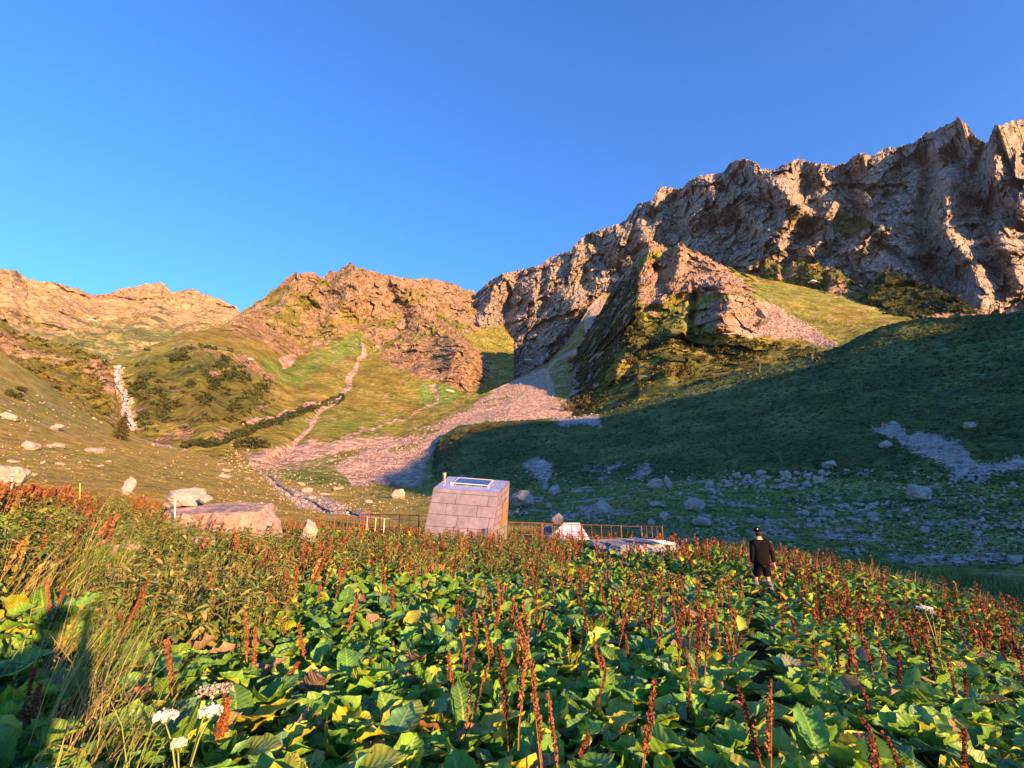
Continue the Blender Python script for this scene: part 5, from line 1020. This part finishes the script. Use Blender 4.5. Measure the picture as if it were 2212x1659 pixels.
dk = [i for i in np.argsort(pts[:, 2]) if zone[i] == 'dock' and -60 < PXY[i, 0] < 2260 and PXY[i, 1] < 1720 and pts[i, 2] > 2.1]
hero = set(dk[:300])
# plant variants for the single plants
LV = []
for k in range(12):
    a = Acc(); rk = np.random.RandomState(300+k); dock(a, np.zeros(3), rk, 'hi', rk.uniform(.72, .95), rk.randint(10, 15)); LV.append(a.mesh('foliage', M_LEAF))
SV = []
for k in range(8):
    a = Acc(); rk = np.random.RandomState(400+k)
    for j in range(1+(k % 3 == 0)+(k == 4)): seedstalk(a, np.array([rk.uniform(-.06, .06), rk.uniform(-.06, .06), 0.]), rk, rk.uniform(.58, .86), 'hi', (rk.uniform(-.12, .12), rk.uniform(-.08, .08)), (.24, .15, .06) if k == 6 else None)
    SV.append(a.mesh('seed_stalk', M_SEED))
HP = ['dock without seed stalk', 'dock with one rusty seed stalk', '', 'dock with several seed stalks', 'dock with straw seed stalk']
def place_word(x, y):
    c = 'near the left edge' if x < 350 else 'in front of the flat boulder' if x < 700 else 'left of the hut line' if x < 905 else 'straight below the hut' if x < 1110 else 'below the tents' if x < 1290 else 'below the pale poles' if x < 1500 else 'just left of the trodden path' if x < 1655 else 'just right of the trodden path' if x < 1820 else 'in the right part' if x < 2020 else 'by the right edge'
    return ('at the bottom' if y > 1560 else 'low down' if y > 1440 else 'mid field' if y > 1340 else 'farther back')+' '+c
for i in sorted(hero):
    k = r.randint(12); o = empty('dock_plant', P3[i], r.uniform(0, 6.3)); f = link('foliage', LV[k], o); f.scale = (1, 1, r.uniform(.85, 1.15))*1; s = r.uniform(.85, 1.15); o.scale = (s, s, s); kind = 0
    if pts[i, 2] > 2.9 and r.rand() < spike_p(*PXY[i])*1.1:
        j = r.randint(8); q = link('seed_stalk', SV[j], o); q.rotation_euler = (r.normal()*.12, r.normal()*.14, r.uniform(0, 6)); q.scale = (1, 1, r.uniform(.75, 1.2)); kind = 4 if j == 6 else 3 if j in (0, 3, 4) else 1
    lab = 'leafy '+HP[kind]+' '+place_word(*PXY[i]); tag(o, lab, 'plant', lab)
# the rest of the field as merged stuff
near_, far_, seed_, net_, gra_, dry_ = Acc(), Acc(), Acc(), Acc(), Acc(), Acc()
for i in range(len(pts)):
    z = zone[i]
    if z is None or i in hero: continue
    d = pts[i, 2]; x, y = PXY[i]; o = P3[i]; lod = 'hi' if d < 5.5 else 'lo'
    if z == 'dock':
        dock(far_, o, r, 'lo' if d > 13 else 'mid' if d > 6.5 else 'hi', r.uniform(.72, .95), r.randint(6, 10) if d < 14 else r.randint(4, 7))
    elif z == 'nettle':
        for j in range(4 if d < 9 else 2): nettle(net_, o+np.array([r.uniform(-.16, .16), r.uniform(-.16, .16), 0]), r, lod, r.uniform(.55, .85)*(1 if d < 12 else .85), 1.0)
    elif z == 'grass': blades(gra_, o, r, 34 if d < 7 else 14, r.uniform(.6, .95), .13, [(.18, .26, .06), (.32, .28, .11), (.14, .24, .05)][r.randint(3)], .0035 if d < 7 else .006)
    elif z == 'dry':
        blades(dry_, o, r, 10, r.uniform(.5, .75), .18, (.26, .2, .07), .008); nettle(dry_, o, r, 'lo', r.uniform(.4, .6), 1.15)
    if z in ('dock', 'nettle', 'dry') and r.rand() < spike_p(x, y)*(1.0 if z != 'dry' else .25):
        for j in range(1+(r.rand() < .45)+(y < 1120)): seedstalk(seed_, o+np.array([r.uniform(-.15, .15), r.uniform(-.15, .15), 0]), r, r.uniform(.58, .84), 'hi' if d < 5 else 'mid' if d < 11 else 'lo', (r.normal()*.10+(.12 if x < 800 else 0), r.normal()*.08), (.30, .22, .08) if r.rand() < .03 else None)
for acc, nm, mat, lab, cat in ((far_, 'dock_leaf_carpet', M_LEAF, 'green dock leaves filling the field farther back', 'plants'), (seed_, 'seed_stalk_crowd', M_SEED, 'rust red dock seed stalks crowding the field towards its far edge', 'seed stalks'), (net_, 'nettle_patch', M_FOL, 'olive nettles and herbs in the left of the field', 'nettles'), (gra_, 'tall_grass', M_BLADE, 'tall seeding grass in the left foreground', 'grass'), (dry_, 'dry_herb_strip', M_BLADE, 'golden dry herbs along the right rim of the field', 'herbs')):
    o = link(nm, acc.mesh(nm, mat)); tag(o, lab, cat, kind='stuff')
# grass skirt just beyond the rim
gs = Acc()
for i in range(2600):
    az = R(r.uniform(-54, 54)); q = np.interp(az, _az, _rc)+r.uniform(1.5, 12); x, y = math.sin(az)*q, math.cos(az)*q
    if abs(x-hutc.x) < 2.2 and abs(y-hutc.y) < 2: continue
    z = zfield(np.array(x), np.array(y)); hit = SHEETS['valley_ground'].ray_cast(Vector((x, y, 60)), Vector((0, 0, -1))); z = max(float(z), hit[1].z if hit[0] else -99)
    blades(gs, np.array([x, y, z]), r, 7, r.uniform(.25, .55), .25, (.2, .16, .05) if x < 3 else (.08, .12, .03), .014, False, (.1, 0))
o = link('rim_grass', gs.mesh('rim_grass', M_BLADE)); tag(o, 'grass tufts beyond the far rim of the field', 'grass', kind='stuff')

# white umbel flowers
def umbel_plant(px, py, r0, H, heads, lab, s=1.0, dry=False):
    x, y = ray_at_r(px, r0); o0 = Vector((x, y, gz(x, y))); o = empty('umbel_flower', o0); tag(o, lab, 'flower'); rk = np.random.RandomState(int(px)); zt = H
    mb = MB(); mb.tube([(0, 0, 0), (.01, 0, zt*.6)], [.008*s, .006*s], 6)
    for dx, dy, h, rad, c in heads: mb.tube([(.01, 0, zt*.55), (dx*.6, dy*.6, h*.85), (dx, dy, h-.02)], [.006*s, .004*s, .003*s], 5)
    mb.build('stem', plain('green_stem', (.2, .26, .06), .6), o, True)
    for dx, dy, h, rad, c in heads:
        a = Acc(); n = 420; ang = rk.uniform(0, 6.3, n); q = rad*np.sqrt(rk.rand(n)); C0 = np.stack([dx+np.cos(ang)*q, dy+np.sin(ang)*q, h+.02*np.cos(q/rad*1.4)+rk.normal(size=n)*.004+.008*np.sin(ang*7)*(q/rad)], 1); Q = np.array([[-1, -1, 0], [1, -1, 0], [1, 1, 0], [-1, 1, 0]])*.0042*s
        a.add((np.einsum('nij,kj->nki', rnd_rot(n, rk), Q)+C0[:, None]).reshape(-1, 3), np.arange(4*n).reshape(-1, 4), np.repeat(np.array([c])*rk.uniform(.8, 1.1, (n, 1)), 4, 0))
        for k in range(14): aa = k*.45; Vs, Fs = strip((dx, dy, h-.03), (dx+math.cos(aa)*rad*.8, dy+math.sin(aa)*rad*.8, h+.01), .0012); a.add(Vs, Fs, (.2, .25, .08))
        link('flower_head', a.mesh('flower_head', M_FOL), o)
    a = Acc()
    for k in range(14): V, F, uv = NTPL['hi'][k % 4]; a.add((V*.14*s)@frame(k*2.4, .5, 0)+np.array([0, 0, zt*(.2+.04*k)]), F, (.14, .2, .04), uv)
    link('leaves', a.mesh('leaves', M_FOL), o)
Wt = (.80, .80, .76)
umbel_plant(478, 1400, 3.05, .66, [(-.10, -.03, .70, .05, Wt), (.09, .0, .71, .052, Wt), (-.0, -.06, .60, .03, (.7, .72, .6)), (.06, .06, .78, .08, (.42, .40, .30))], 'white umbel flower with three heads at the bottom left')
umbel_plant(1968, 1230, 9.0, 1.05, [(-.06, 0, 1.10, .09, Wt), (.05, .03, 1.04, .04, (.6, .62, .45)), (.1, -.03, .95, .04, (.45, .5, .2))], 'tall pale umbel flower above the red stalks at right', 1.3)


# evening haze: one closed box of pale even air round the whole scene
mb = MB(); mb.box((-100, 1000, 440), (1800, 2050, 620)); hzb = mb.build('haze', bpy.data.materials.new('haze_air')); hzb.data.materials[0].use_nodes = True; t_ = hzb.data.materials[0].node_tree; t_.nodes.clear()
pv = t_.nodes.new('ShaderNodeVolumePrincipled'); pv.inputs['Color'].default_value = (.85, .92, 1, 1); pv.inputs['Density'].default_value = .00002; pv.inputs['Anisotropy'].default_value = .3; ou = t_.nodes.new('ShaderNodeOutputMaterial'); t_.links.new(pv.outputs[0], ou.inputs['Volume']); tag(hzb, 'thin golden evening haze in the valley air', 'haze', kind='stuff')
